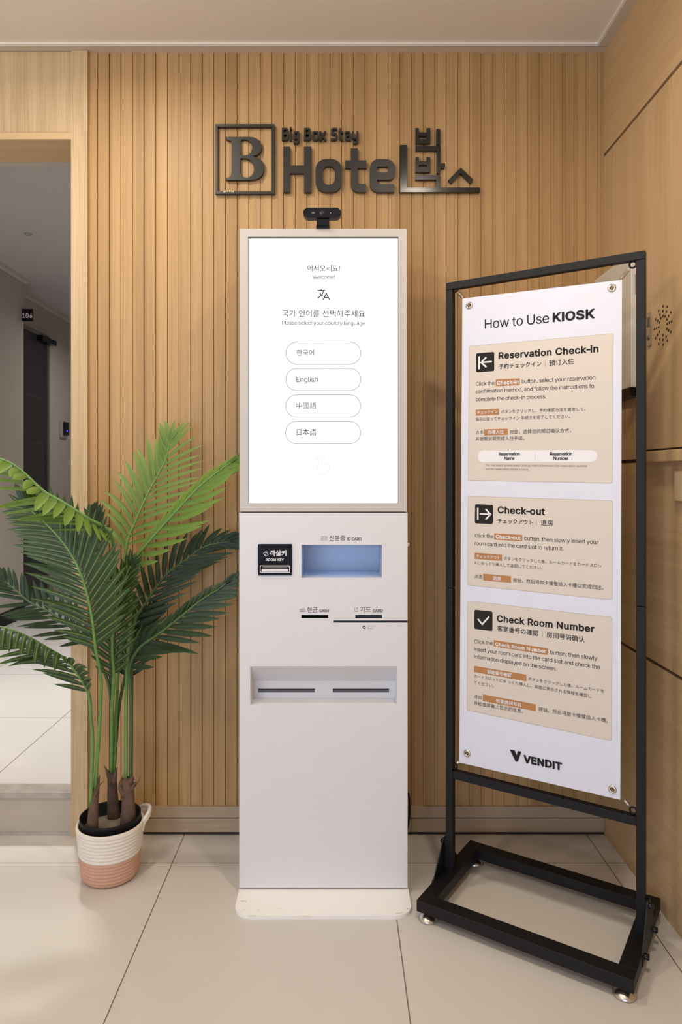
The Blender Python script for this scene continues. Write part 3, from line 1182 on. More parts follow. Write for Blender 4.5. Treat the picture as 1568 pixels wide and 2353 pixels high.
m.build('cabinet_lettering', M_ink, kio)
m = MB(); m.box(k7(1122, 0).x, k7(1138, 0).x, YK - .0007, YK - .0005, k7(0, 1041).z, k7(0, 1035).z)
m.build('badge_mark', M_whitep, kio)

# side lock and rear cable stub
m = MB()
m.lathe([(0, .010), (.006, .010), (.008, .006), (.008, 0)], (X1, YK + .03, kz(1254)), 18, axis=(1, 0, 0))
m.build('side_lock', M_chrome, kio)

# upper screen housing
UX0, UX1, UZ0, UZ1 = kx(551), kx(935), kz(1175.5), kz(526)
sx0, sx1, sz0, sz1 = kx(570), kx(916), kz(1157.5), kz(544)
m = MB()
panel_with_holes(m, UX0, UX1, UZ0, UZ1, YK - .001, [(sx0, sx1, sz0, sz1)])
yb = YK + .006
for a, b in (((sx0, sz0), (sx1, sz0)), ((sx1, sz0), (sx1, sz1)), ((sx1, sz1), (sx0, sz1)), ((sx0, sz1), (sx0, sz0))):
    m.quad((a[0], YK - .001, a[1]), (b[0], YK - .001, b[1]), (b[0], yb, b[1]), (a[0], yb, a[1]))
m.quad((UX0, KB, UZ0), (UX0, YK - .001, UZ0), (UX0, YK - .001, UZ1), (UX0, KB, UZ1))
m.quad((UX1, YK - .001, UZ0), (UX1, KB, UZ0), (UX1, KB, UZ1), (UX1, YK - .001, UZ1))
m.quad((UX0, YK - .001, UZ1), (UX1, YK - .001, UZ1), (UX1, KB, UZ1), (UX0, KB, UZ1))
m.quad((UX0, KB, UZ0), (UX1, KB, UZ0), (UX1, YK - .001, UZ0), (UX0, YK - .001, UZ0))
m.quad((UX1, KB, UZ0), (UX0, KB, UZ0), (UX0, KB, UZ1), (UX1, KB, UZ1))
m.build('screen_housing', M_kframe, kio)
m = MB(); m.box(UX0 + .003, UX1 - .003, YK + .003, KB - .003, Z1, UZ0); m.build('housing_joint', M_dark, kio)
M_screen = mat('lit_screen', (.02, .02, .02), .3, emit=(1.0, 1.0, 1.0), estr=1.15)
M_scrb = mat('screen_edge_black', (.004, .004, .006), .3)
m = MB(); m.box(sx0, sx1, yb, yb + .01, sz0, sz1)
sc_ = m.build('screen', M_scrb, kio)
m = MB(); m.quad((sx0 + .001, yb - .0004, sz0 + .001), (sx1 - .001, yb - .0004, sz0 + .001), (sx1 - .001, yb - .0004, sz1 - .003), (sx0 + .001, yb - .0004, sz1 - .003))
m.build('display', M_screen, sc_)
YD = yb - .0004


def dsp(px, py, d=.0005):
    return P(px, py, YD - d)


k6 = lambda x, y, d=.0005: dsp(520 + x / 3.361, 500 + y / 3.361, d)
k5 = lambda x, y, d=.0005: dsp(680 + x / 13.07, 600 + y / 13.07, d)
M_scrink = mat('screen_text', (.01, .01, .01), .8, spec=0)
m = MB()
for s, a, b, bo in (('어서오세요!', (628, 413), (878, 415), 0), ('Welcome!', (668, 472), (838, 472), 0), ('국가 언어를 선택해주세요', (432, 765), (1072, 768), 0),
                    ('Please select your country language', (433, 826), (1072, 831), 0), ('한국어', (543, 1065), (678, 1065), 0), ('English', (543, 1270), (709, 1270), 0),
                    ('中國語', (543, 1475), (696, 1475), 0), ('日本語', (545, 1680), (696, 1680), 0)):
    m = MB(); write(m, s, k6(*a), k6(*b), KU, KN, 0, bo)
    m.build('text_line', M_scrink, sc_)
m = MB()
cv = [(q.x, q.y) for q in catmull([(832, 885, 0), (800, 985, 0), (750, 1045, 0), (655, 1108, 0)], 5)]
cv2 = [(q.x, q.y) for q in catmull([(712, 940, 0), (760, 1005, 0), (815, 1045, 0)], 5)]
kstrokes(m, [[(655, 880), (885, 880)], [(768, 835), (768, 882)], cv, cv2, [(818, 1165), (917, 965), (1020, 1165)], [(862, 1090), (972, 1090)]], 26 / 13.07 * kk, k5, d=.0005)
m.build('language_icon', M_scrink, sc_)
M_scrline = mat('screen_button_line', (.03, .03, .03), .8, spec=0)
for (x0, y0, x1, y1) in ((462, 960, 1040, 1133), (461, 1164, 1040, 1336), (460, 1369, 1039, 1542), (459, 1574, 1038, 1747)):
    m = MB()
    kstrokes(m, [rrect(x0, x1, y0, y1, 86, 12)], .9 * kk, k6, True, .0005)
    m.build('button_outline', M_scrline, sc_)
M_faint = mat('screen_faint_grey', (.1, .1, .1), .8, spec=0, emit=(.76, .77, .78), estr=1.0)
M_faint2 = mat('screen_fainter_grey', (.1, .1, .1), .8, spec=0, emit=(.88, .89, .89), estr=1.0)
for cy in (1048, 1252, 1457, 1662):
    m = MB()
    kstrokes(m, [[(943 + 43 * math.cos(a * math.pi / 16), cy + 43 * math.sin(a * math.pi / 16)) for a in range(32)]], .8 * kk, k6, True, .0005)
    m.build('button_ring', M_faint2, sc_)
kh = lambda x, y, d=.0005: dsp(690 + x / 14.25, 1030 + y / 14.25, d)
m = MB()
hand = [[(625, 660), (625, 345)] + arc(664, 345, 40, 180, 360, 8) + [(708, 520)], arc(748, 510, 40, 200, 330, 6) + [(790, 545)], arc(832, 535, 42, 220, 340, 6) + [(874, 575)],
        arc(915, 560, 42, 210, 360, 6) + [(950, 690)] + arc(745, 680, 190, 0, 180, 14) + [(540, 555)] + arc(585, 560, 42, 190, 300, 5),
        arc(664, 345, 96, 140, 400, 16), arc(664, 345, 138, 140, 220, 8), arc(664, 345, 138, -48, 45, 8)]
kstrokes(m, hand, 1.8 * kk, kh, False, .0005)
m.build('touch_hand_icon', M_faint, sc_)

# webcam on top of the kiosk
cx0, cx1 = kx(697.5), kx(784)
wc = empty('webcam', (kx(742), 1.86, UZ1), 'black pill-shaped webcam clipped to the top of the kiosk', 'camera')
m = MB(); m.prism(rrect(cx0, cx1, kz(504.5), kz(481), .0135, 10), [], (0, YK - .012, 0), KR, KU, KN, .022, back=True)
wb = m.build('camera_body', M_blackp, wc, bevel=.002)
m = MB(); m.lathe([(0, .0015), (.005, .0012), (.0065, 0)], (kx(740.5), YK - .0122, kz(493)), 20, axis=(0, -1, 0))
m.build('lens', noisy('lens_glass', (.02, .02, .03), .1, 60, .05), wb)
m = MB(); m.lathe([(0, .0006), (.0012, .0005), (.0014, 0)], (kx(760), YK - .0122, kz(493)), 10, axis=(0, -1, 0))
m.build('status_light', noisy('status_lens', (.5, .5, .5), .1, 60, .2), wb)
m = MB(); m.box(kx(717), kx(724), YK - .0128, YK - .012, kz(495), kz(491)); m.build('front_mark', noisy('mark_grey', (.12, .12, .13), .1, 60, .4), wb)
m = MB()
m.box(kx(728), kx(757), YK - .010, YK + .02, kz(520), kz(505.5))
m.box(kx(727), kx(757.5), YK - .006, YK + .04, UZ1, kz(519))
m.build('mount_clip', M_blackp, wc, bevel=.001)

# power cable behind the kiosk
m = MB()
m.tube(catmull([P(938.5, 1822, 2.118), P(941, 1836, 2.118), P(941.5, 1868, 2.118), P(940, 1885, 2.118), P(938, 1900, 2.118), (.20, 2.118, .003)], 6), .0028, 8)
tag(m.build('power_cable', M_blackp), 'thin black cable dropping behind the lower right side of the kiosk', 'cable')

# ------------------------------------------------------------------ banner stand
BC = Vector((.501, 1.7368, 0))
BD = Vector((.8352, -.5499, 0)); BB = Vector((.5499, .8352, 0)); UZ = Vector((0, 0, 1))
HW, HD = .2533, .171
zt, zb = .050, .022
TS = .019
ZTOP = 1.622
ZJ = .805
stn = empty('banner_stand', (BC.x, BC.y, 0), 'black metal banner stand with a rectangular floor frame', 'banner stand')


def bar(name, c, ax, ay, hx, hy, hz, parent=stn, material=None, bevel=.001):
    m = MB(); m.obox(c, ax, ay, UZ, hx, hy, hz)
    return m.build(name, material or M_black, parent, bevel=bevel)


BT = .019                                   # half width of base tubes
zc = (zt + zb) / 2; hz = (zt - zb) / 2
for s in (-1, 1):
    bar('base_rail', BC + BB * s * (HD - BT) + UZ * zc, BD, BB, HW, BT, hz)
    bar('base_side', BC + BD * s * (HW - BT) + UZ * zc, BD, BB, BT, HD - 2 * BT, hz)
PW = .2475 - TS / 2
ov = .0015
for s in (-1, 1):
    c = BC + BD * s * PW
    lo = bar('lower_post', c + UZ * ((zt + ZJ) / 2), BD, BB, TS / 2, TS / 2, (ZJ - zt) / 2)
    bar('upper_post', c + UZ * ((ZTOP - .02 + ZJ + .0015) / 2), BD, BB, TS / 2, TS / 2, (ZTOP - .02 - ZJ - .0015) / 2)
    # triangular bracket plate outside with bolts
    oc = BC + BD * s * (HW + .0015)
    m = MB()
    poly = [(-.075, zb + .001), (.075, zb + .001), (.075, zt), (.012, zt + .085), (-.012, zt + .085), (-.075, zt)]
    m.prism(poly if s < 0 else poly, [], oc, BB, UZ, BD * s, .0028, back=True)
    pt = m.build('bracket_plate', M_black, stn)
    m = MB(); m.obox(BC + BD * s * (PW + TS / 2 + .0012) + UZ * (zt + .045), BD, BB, UZ, .0024, .010, .04)
    m.build('spacer', M_black, stn)
    for (u, z) in ((0, zt + .07), (-.055, (zt + zb) / 2), (.055, (zt + zb) / 2)):
        m = MB()
        m.lathe([(0, .010), (.0055, .010), (.0065, .009), (.0065, 0)], oc + BB * u + UZ * z, 16, axis=BD * s)
        m.build('bolt', M_blackp, pt)
bar('top_rail', BC + UZ * (ZTOP - TS / 2), BD, BB, .2475, TS / 2, TS / 2)
bar('cross_rail', BC + UZ * .309, BD, BB, .2475 - TS, TS / 2, .0105)
for si in (-1, 1):
    for sj in (-1, 1):
        m = MB()
        m.lathe([(0, 0), (.024, 0), (.025, .002), (.021, .007), (.010, .014), (.005, .016), (.005, zb)], BC + BD * si * (HW - .022) + BB * sj * (HD - .02), 24)
        m.build('levelling_foot', M_steel, stn)

# ring hooks in the four inner corners
NB = -BB                                     # towards the viewer


def bplane(px, py, off=0.0):
    d = Vector(((px - VX) / F, 1, (VY - py) / F))
    o = Vector((0, 0, CH))
    pc = BC + NB * off
    t = ((pc - o).dot(NB)) / d.dot(NB)
    return o + d * t


HK = [(1047, 664), (1455, 608), (1045, 1760), (1456, 1862)]
for hx, hy in HK:
    c = bplane(hx, hy)
    m = MB()
    m.tube([c + (BD * math.cos(a) + UZ * math.sin(a)) * .0075 for a in [k * math.pi / 9 for k in range(19)]], .0022, 8, cap=False)
    m.build('ring_hook', M_black, stn)

# ------------------------------------------------------------------ hanging banner
bn = empty('hanging_banner', tuple(bplane(1243, 1795)), 'white vinyl banner of kiosk instructions hung on springs in the black stand', 'banner')
q = [bplane(*p) for p in ((1056, 1752), (1426, 1838), (1430, 643), (1063, 686))]
GR = [(1079, 702), (1407, 662), (1074, 1731), (1408, 1814)]
# the sheet as a fine grid with a slight sag, at the plane; holes are covered by the grommets
m = MB()
nu, nv = 2, 2
tk = .0006
vs = []
for s_ in (0, 1):
    vs += [p - NB * tk * s_ for p in q]
m.add(vs, [(0, 1, 2, 3), (7, 6, 5, 4), (0, 4, 5, 1), (1, 5, 6, 2), (2, 6, 7, 3), (3, 7, 4, 0)])
sheet = m.build('sheet', M_vinyl, bn)
M_gold = noisy('nickel_grommet', (.66, .60, .52), .05, 90, .2, 0, 1)
for gx, gy in GR:
    c = bplane(gx, gy)
    m = MB()
    m.lathe([(.0042, .0003), (.0048, .0022), (.0068, .0028), (.0090, .0018), (.0098, .0002)], c, 28, axis=NB)
    g = m.build('grommet', M_gold, bn)
    m = MB()
    m.lathe([(0, .0004), (.0044, .0004)], c, 20, axis=NB)
    m.build('grommet_hole', noisy('hole_brown', (.16, .10, .06), .1, 30, .8), g)


def bsec(oy):
    return lambda x, y: bplane(1000 + x / 3.136, oy + y / 3.136)


t1, t2 = bsec(560), bsec(1100)
T_ = lambda mb, f, s, a, b, bold=0, off=.0008, v=None: write(mb, s, f(*a), f(*b), UZ, NB, off, bold, 0, v)


def quadprint(mb, f, pts, off, mi=0, r=.0):
    ps = [f(*p) for p in pts]                # TL TR BR BL
    tl, tr_, br, bl = ps
    if r <= 0:
        mb.add([p + NB * off for p in (bl, br, tr_, tl)], [(0, 1, 2, 3)], mi)
        return
    wd = (tr_ - tl).length; hh = (tl - bl).length
    out = []
    for (u, v) in rrect(0, wd, 0, hh, r, 5):
        a = u / wd; b = v / hh
        p = bl * (1 - a) * (1 - b) + br * a * (1 - b) + tr_ * a * b + tl * (1 - a) * b
        out.append(p + NB * off)
    mb.add(out, [tuple(range(len(out)))], mi)


def bstroke(mb, f, pts, wpx, off, closed=False):
    ps = [f(*p) for p in pts]
    o = ps[0]
    uv = [((p - o).dot(BD), (p - o).z) for p in ps]
    stroke(mb, uv, wpx, o + NB * off, BD, UZ, 0, closed)


m = MB()
T_(m, t1, 'How to Use', (360, 613), (823, 569), 0)
T_(m, t1, 'KIOSK', (853, 562), (1147, 534), .06, .0008, .88)
m.build('title_lettering', M_ink, bn)

CARDS = [
    dict(f=t1, q=[(247, 738), (1287, 646), (1280, 1727), (239, 1706)], icon=[(297, 790), (428, 780), (428, 918), (297, 927)],
         head=[('Reservation Check-in', (462, 830), (1177, 780))], sub=[('予約チェックイン', (462, 903), (767, 881)), ('预订入住', (825, 879), (1003, 866))], bar=(795, 846, 884),
         body=[('Click the', (295, 1024), (430, 1017)), ('button, select your reservation', (627, 1007), (1157, 978)), ('confirmation method, and follow the instructions to', (295, 1079), (1148, 1038)),
               ('complete the check-in process.', (295, 1135), (803, 1114)), ('ボタンをクリックし、予約確認方法を選択して、', (478, 1222), (1085, 1203)), ('指示に従ってチェックイン 手続きを完了してください。', (294, 1277), (975, 1256)),
               ('点击', (293, 1375), (349, 1373)), ('按钮，选择您的预订确认方式，', (540, 1370), (980, 1360)), ('并按照说明完成入住手续。', (293, 1420), (645, 1414))],
         btn=[([(438, 978), (613, 970), (613, 1019), (438, 1028)], 'Check-in', (450, 1016), (601, 1008)), ([(294, 1197), (463, 1189), (463, 1232), (294, 1240)], 'チェックイン', (306, 1228), (452, 1221)),
              ([(355, 1337), (527, 1333), (527, 1378), (355, 1382)], '办理入住', (382, 1372), (497, 1368))],
         mark=[[(319, 812), (319, 905)], [(334, 856), (411, 850)], [(371, 818), (334, 856), (371, 890)]]),
    dict(f=t2, q=[(238, 125), (1282, 157), (1279, 874), (234, 767)], icon=[(290, 183), (420, 188), (418, 327), (288, 322)],
         head=[('Check-out', (455, 246), (791, 261))], sub=[('チェックアウト', (454, 319), (705, 331)), ('退房', (765, 336), (850, 340))], bar=(733, 297, 335),
         body=[('Click the', (288, 423), (420, 428)), ('button, then slowly insert your', (646, 443), (1178, 472)), ('room card into the card slot to return it.', (288, 478), (926, 518)),
               ('ボタンをクリックした後、ルームカードをカードスロッ', (497, 585), (1200, 641)), ('トにゆっくり挿入して返却してください。', (288, 617), (775, 656)), ('点击', (286, 715), (342, 719)),
               ('按钮，然后将房卡慢慢插入卡槽以完成归还。', (563, 743), (1215, 801))],
         btn=[([(427, 392), (631, 405), (630, 452), (427, 438)], 'Check-out', (440, 429), (617, 441)), ([(287, 533), (484, 547), (484, 592), (287, 577)], 'チェックアウト', (300, 568), (468, 581)),
              ([(348, 684), (549, 702), (549, 750), (348, 732)], '退房', (418, 729), (476, 735))],
         mark=[[(310, 210), (310, 297)], [(323, 254), (400, 257)], [(366, 218), (402, 257), (366, 294)]]),
    dict(f=t2, q=[(234, 878), (1277, 998), (1275, 1890), (230, 1668)], icon=[(286, 943), (416, 957), (415, 1098), (284, 1082)],
         head=[('Check Room Number', (450, 1028), (1148, 1106))], sub=[('客室番号の確認', (450, 1095), (745, 1133)), ('房间号码确认', (806, 1142), (1079, 1178))], bar=(775, 1098, 1138),
         body=[('Click the', (284, 1185), (417, 1198)), ('button, then slowly', (831, 1263), (1172, 1309)), ('insert your room card into the card slot and check the', (284, 1238), (1190, 1372)),
               ('information displayed on the screen.', (284, 1293), (876, 1384)), ('ボタンをクリックした後、ルームカードを', (673, 1452), (1220, 1543)), ('カードスロットにゆ っくり挿入し、画面に表示される情報を確認し', (283, 1432), (1128, 1580)),
               ('てください。', (282, 1480), (425, 1505)), ('点击', (282, 1581), (338, 1590)), ('按钮，然后将房卡慢慢插入卡槽，', (748, 1672), (1245, 1758)), ('并检查屏幕上显示的信息。', (282, 1629), (635, 1690))],
         btn=[([(424, 1163), (815, 1222), (814, 1270), (424, 1208)], 'Check Room Number', (437, 1202), (800, 1256)), ([(283, 1348), (660, 1412), (660, 1460), (282, 1393)], '部屋番号確認', (378, 1402), (552, 1430)),
              ([(345, 1553), (728, 1626), (727, 1675), (345, 1602)], '检查房间号码', (442, 1611), (624, 1645))],
         mark=[[(310, 1010), (342, 1048), (391, 994)]]),
]
for cd in CARDS:
    f = cd['f']
    m = MB()
    quadprint(m, f, cd['q'], .0003, 1, .004)
    cq = cd['q']
    inn = [(cq[0][0] + 3, cq[0][1] + 3), (cq[1][0] - 3, cq[1][1] + 3), (cq[2][0] - 3, cq[2][1] - 3), (cq[3][0] + 3, cq[3][1] - 3)]
    quadprint(m, f, inn, .0004, 0, .0035)
    pn = m.build('info_panel', [M_cream, M_creame], bn)
    m = MB(); quadprint(m, f, cd['icon'], .0006, 0, .004); m.build('icon_tile', M_ink, pn)
    m = MB()
    for l in cd['mark']: bstroke(m, f, l, .0042, .0010)
    m.build('icon_mark', M_whitep, pn)
    m = MB()
    for s, a, b in cd['head']: T_(m, f, s, a, b, .05)
    m.build('heading_lettering', M_ink, pn)
    for s, a, b in cd['sub'] + cd['body']:
        m = MB(); T_(m, f, s, a, b, .018 if (s, a, b) in cd['sub'] else 0)
        m.build('text_line', M_ink, pn)
    m = MB(); bx_, y0_, y1_ = cd['bar']
    bstroke(m, f, [(bx_, y0_), (bx_, y1_)], .0007, .0008); m.build('divider_line', M_inkg, pn)
    for qd, s, a, b in cd['btn']:
        m = MB(); quadprint(m, f, qd, .0006, 0, .0012)
        ob = m.build('button_print', M_orange, pn)
    for qd, s, a, b in cd['btn']:
        m = MB(); T_(m, f, s, a, b, .05 if not is_cjk(s) else .03, .0010)
        m.build('button_lettering', M_whitep, pn)
    if cd is CARDS[0]:
        m = MB(); quadprint(m, f, [(310, 1490), (1172, 1487), (1172, 1573), (310, 1575)], .0006, 0, .02)
        m.build('pill_print', M_whitep, pn)
        m = MB()
        for s, a, b in (('Reservation', (463, 1527), (612, 1525)), ('Name', (502, 1557), (573, 1556)), ('Reservation', (831, 1526), (991, 1525)), ('Number', (857, 1557), (963, 1557))):
            T_(m, f, s, a, b, .04, .0010)
        m.build('pill_lettering', M_ink, pn)
        m = MB()
        T_(m, f, 'You can select a reservation lookup method between the reservation number', (364, 1604), (1100, 1609))
        T_(m, f, "and the reservation holder's name.", (364, 1630), (678, 1634))
        bstroke(m, f, [(722, 1510), (722, 1555)], .0005, .0010)
        m.build('footnote_lettering', M_inkg, pn)

tv = lambda x, y: bplane(1000 + x / 2.7606, 1640 + y / 2.7606)
m = MB()
for poly in ([(475, 226), (507, 232), (530, 287), (523, 304), (512, 302)], [(549, 240), (541, 262), (527, 300), (513, 245), (520, 234)][:0] or [(526, 236), (549, 240), (527, 303), (520, 262)]):
    ps = [tv(*p) + NB * .0009 for p in poly]
    m.add(ps, [tuple(range(len(ps)))])
T_(m, tv, 'VENDIT', (567, 306), (803, 356), .085, .0009, .92)
m.build('maker_logo', M_ink, bn)

# springs between hooks and grommets
SPL = ['small coil spring at the upper left corner of the banner', 'small coil spring at the upper right corner of the banner',
       'small coil spring at the lower left corner of the banner', 'small coil spring at the lower right corner of the banner']
COR = [q[3], q[2], q[0], q[1]]
for i in range(4):
    h = bplane(*HK[i]); g = bplane(*GR[i])
    dirv = (g - h).normalized()
    L = (COR[i] - h).length
    back = -NB * .004
    s0 = h + dirv * .010 + back * .5; s1 = h + dirv * (L * (.95 if i < 3 else .78)) + back
    ax = (s1 - s0).normalized(); e1 = ax.orthogonal().normalized(); e2 = ax.cross(e1)
    nT = 9
    pts = [h + dirv * .004, s0]
    for k in range(nT * 12 + 1):
        a = 2 * math.pi * k / 12
        pts.append(s0.lerp(s1, .15 + .85 * k / (nT * 12)) + (e1 * math.cos(a) + e2 * math.sin(a)) * .0042)
    pts += [s1 + ax * .004, g + back, g + NB * .0035 + dirv * .003, g + NB * .004 - dirv * .004]
    m = MB(); m.tube(pts, .0007, 6)
    o = m.build('coil_spring', M_steel)
    tag(o, SPL[i], 'spring', 'springs holding the banner')

# ------------------------------------------------------------------ rope basket
PC = Vector(((254 - VX) * 1.93 / F, 1.93, 0))
M_rope = noisy('white_cotton_rope', (.80, .74, .66), .06, 160, .85, .5, bscale=500)
M_rope2 = noisy('terracotta_cotton_rope', (.60, .35, .245), .08, 160, .85, .5, bscale=500)
bk = empty('rope_basket', tuple(PC), 'white and terracotta coiled rope basket holding the palm', 'basket')
HB, RT, RB = .148, .090, .074
NR = 15
profs = [[], []]
for i in range(NR):
    for k in range(6):
        t = (i + k / 6) / NR
        z = .003 + t * (HB - .006)
        r = RB + (RT - RB) * t ** .8
        r += .0022 * math.sin(math.pi * k / 6) - .001
        if i == 0: r -= .004 * (1 - k / 6)
        profs[0 if t >= .47 else 1].append((r, z))
rim = [(RT, HB - .003), (RT - .0005, HB + .001), (RT - .003, HB + .002), (RT - .006, HB), (RT - .007, HB - .01), (RB - .008, .012), (0, .012)]
m = MB(); m.lathe(profs[0] + rim, PC, 56)
m.build('white_rope_body', M_rope, bk)
m = MB(); m.lathe([(0, .001), (RB - .006, .001)] + profs[1] + [profs[0][0]], PC, 56)
m.build('terracotta_rope_band', M_rope2, bk)
# handle at the right rear
ha = math.radians(30)
for a0 in (ha,):
    er = Vector((math.cos(a0), math.sin(a0), 0)); et = Vector((-math.sin(a0), math.cos(a0), 0))
    base = PC + er * (RT - .003)
    hp = [base + et * -.038 + er * -.010 + UZ * (HB - .020), base + et * -.035 + er * -.004 + UZ * (HB - .002), base + et * -.023 + er * .012 + UZ * (HB + .010), base + er * .022 + UZ * (HB + .016),
          base + et * .023 + er * .012 + UZ * (HB + .012), base + et * .035 + er * -.004 + UZ * (HB + .0), base + et * .038 + er * -.010 + UZ * (HB - .020)]
    for dz in (0, .009):
        m = MB(); m.tube(catmull([p + UZ * -dz for p in hp], 5), .005, 10)
        m.build('handle_rope', M_rope, bk)

# ------------------------------------------------------------------ artificial palm
M_pot = noisy('black_nursery_pot', (.006, .006, .007), .2, 60, .55, spec=.25)
M_soil = noisy('grey_gravel_filler', (.24, .21, .16), .5, 160, .95, .8, bscale=300)
M_sheath = noisy('brown_fibre_sheath', (.12, .068, .045), .55, 70, .85, .6, bscale=220)


def leafmat(name, base, tip, rib):
    m = mat(name, base, .42, 0, .45)
    nt = m.node_tree
    b = nt.nodes['Principled BSDF']
    uv = N_(m, 'ShaderNodeUVMap')
    sx = N_(m, 'ShaderNodeSeparateXYZ')
    nt.links.new(uv.outputs[0], sx.inputs[0])
    a = N_(m, 'ShaderNodeMath', operation='SUBTRACT'); a.inputs[1].default_value = .5
    nt.links.new(sx.outputs['X'], a.inputs[0])
    ab = N_(m, 'ShaderNodeMath', operation='ABSOLUTE'); nt.links.new(a.outputs[0], ab.inputs[0])
    lt = N_(m, 'ShaderNodeMath', operation='LESS_THAN'); lt.inputs[1].default_value = .07
    nt.links.new(ab.outputs[0], lt.inputs[0])
    g = N_(m, 'ShaderNodeMix', data_type='RGBA')
    g.inputs[6].default_value = (*base, 1); g.inputs[7].default_value = (*tip, 1)
    nt.links.new(sx.outputs['Y'], g.inputs[0])
    c = N_(m, 'ShaderNodeMix', data_type='RGBA'); c.inputs[7].default_value = (*rib, 1)
    nt.links.new(lt.outputs[0], c.inputs[0]); nt.links.new(g.outputs[2], c.inputs[6])
    nt.links.new(c.outputs[2], b.inputs['Base Color'])
    tr = N_(m, 'ShaderNodeBsdfTranslucent')
    nt.links.new(c.outputs[2], tr.inputs['Color'])
    ms = N_(m, 'ShaderNodeMixShader'); ms.inputs[0].default_value = .22
    nt.links.new(b.outputs[0], ms.inputs[1]); nt.links.new(tr.outputs[0], ms.inputs[2])
    nt.links.new(ms.outputs[0], nt.nodes['Material Output'].inputs['Surface'])
    return m


L_lime = leafmat('lit_palm_leaf', (.105, .20, .028), (.20, .32, .05), (.15, .27, .07))  # lighter copy: mostly the overhead light on upper fronds, put into the green
L_deep = leafmat('deep_palm_leaf', (.028, .060, .016), (.045, .095, .022), (.19, .25, .06))
L_dark = leafmat('shaded_palm_leaf', (.012, .028, .010), (.032, .065, .02), (.035, .07, .022))  # near-black copy: the shade on the covered fronds is put into the colour
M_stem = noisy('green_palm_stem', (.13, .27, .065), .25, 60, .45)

M_stemd = noisy('shaded_palm_stem', (.05, .11, .03), .25, 60, .45)  # stem copy with the shade of those fronds painted in

pal = empty('artificial_palm', (PC.x, PC.y, .012), 'tall artificial palm with arching green fronds beside the kiosk', 'plant')
m = MB()
m.lathe([(.060, .014), (.077, .13), (.0805, .160), (.0815, .161), (.0815, .168), (.080, .169), (.0785, .167), (.074, .11), (0, .11)], PC, 40)
m.build('nursery_pot', M_pot, pal)
m = MB(); m.lathe([(.0755, .132), (.05, .136), (.02, .138), (0, .138)], PC, 32)
m.build('filler', M_soil, pal)


def sheath(pts, rs, flaps):
    pp = catmull([P(*p) for p in pts], 4)
    rr = [rs[0] + (rs[1] - rs[0]) * i / (len(pp) - 1) for i in range(len(pp))]
    m = MB(); m.tube(pp, rr, 12)
    for (a, b, c_, r) in flaps:
        fp = catmull([P(*a), P(*b), P(*c_)], 4)
        m.tube(fp, [r * (1 - .92 * i / (len(fp) - 1)) for i in range(len(fp))], 6)
    m.build('trunk_sheath', M_sheath, pal)


sheath([(212, 1905, 1.885), (215, 1860, 1.89), (218, 1812, 1.90)], (.016, .011), [((222, 1835, 1.895), (226, 1800, 1.895), (230, 1780, 1.90), .007), ((220, 1830, 1.89), (228, 1805, 1.885), (240, 1795, 1.88), .004)])
sheath([(262, 1885, 1.975), (259, 1830, 1.97), (257, 1772, 1.96)], (.018, .012), [((256, 1800, 1.955), (247, 1775, 1.95), (240, 1759, 1.95), .008), ((262, 1800, 1.955), (266, 1775, 1.95), (270, 1762, 1.95), .008)])
sheath([(294, 1895, 1.925), (295, 1850, 1.925), (294, 1788, 1.93)], (.022, .015), [((288, 1830, 1.92), (276, 1805, 1.92), (284, 1778, 1.92), .010), ((302, 1815, 1.92), (311, 1798, 1.92), (309, 1806, 1.915), .006), ((300, 1800, 1.92), (304, 1785, 1.92), (310, 1794, 1.92), .007), ((308, 1810, 1.93), (318, 1796, 1.93), (326, 1781, 1.93), .002)])


def leaflet(mb, p, d0, nrm, L, wd, droop, curl=0.0):
    """one blade: V-folded strip, pointed, drooping"""
    n = 7
    d = d0.normalized()
    pos = p.copy()
    side = d.cross(nrm)
    if side.length < 1e-4: side = d.cross(Vector((0, 0, 1)))
    side.normalize()
    vs, uv = [], []
    prof_ = [.35, .8, 1.0, 1.0, .93, .78, .5, .03]
    for i in range(n + 1):
        t = i / n
        up = side.cross(d).normalized()
        hw = wd * .5 * prof_[i]
        vs += [pos - side * hw + up * hw * .25, pos - up * hw * .10, pos + side * hw + up * hw * .25]
        uv += [(0, t), (.5, t), (1, t)]
        d = (d + Vector((0, 0, -1)) * droop / n + up * curl / n).normalized()
        side = (side - d * side.dot(d)).normalized()
        pos = pos + d * (L / n)
        if pos.y > 2.135: pos.y = 2.135
        if pos.x > -.266: pos.x = -.266
    fs = []
    for i in range(n):
        for k in (0, 1):
            a = i * 3 + k
            fs.append((a, a + 1, a + 4, a + 3))
    mb.add(vs, fs, 0, uv, True)


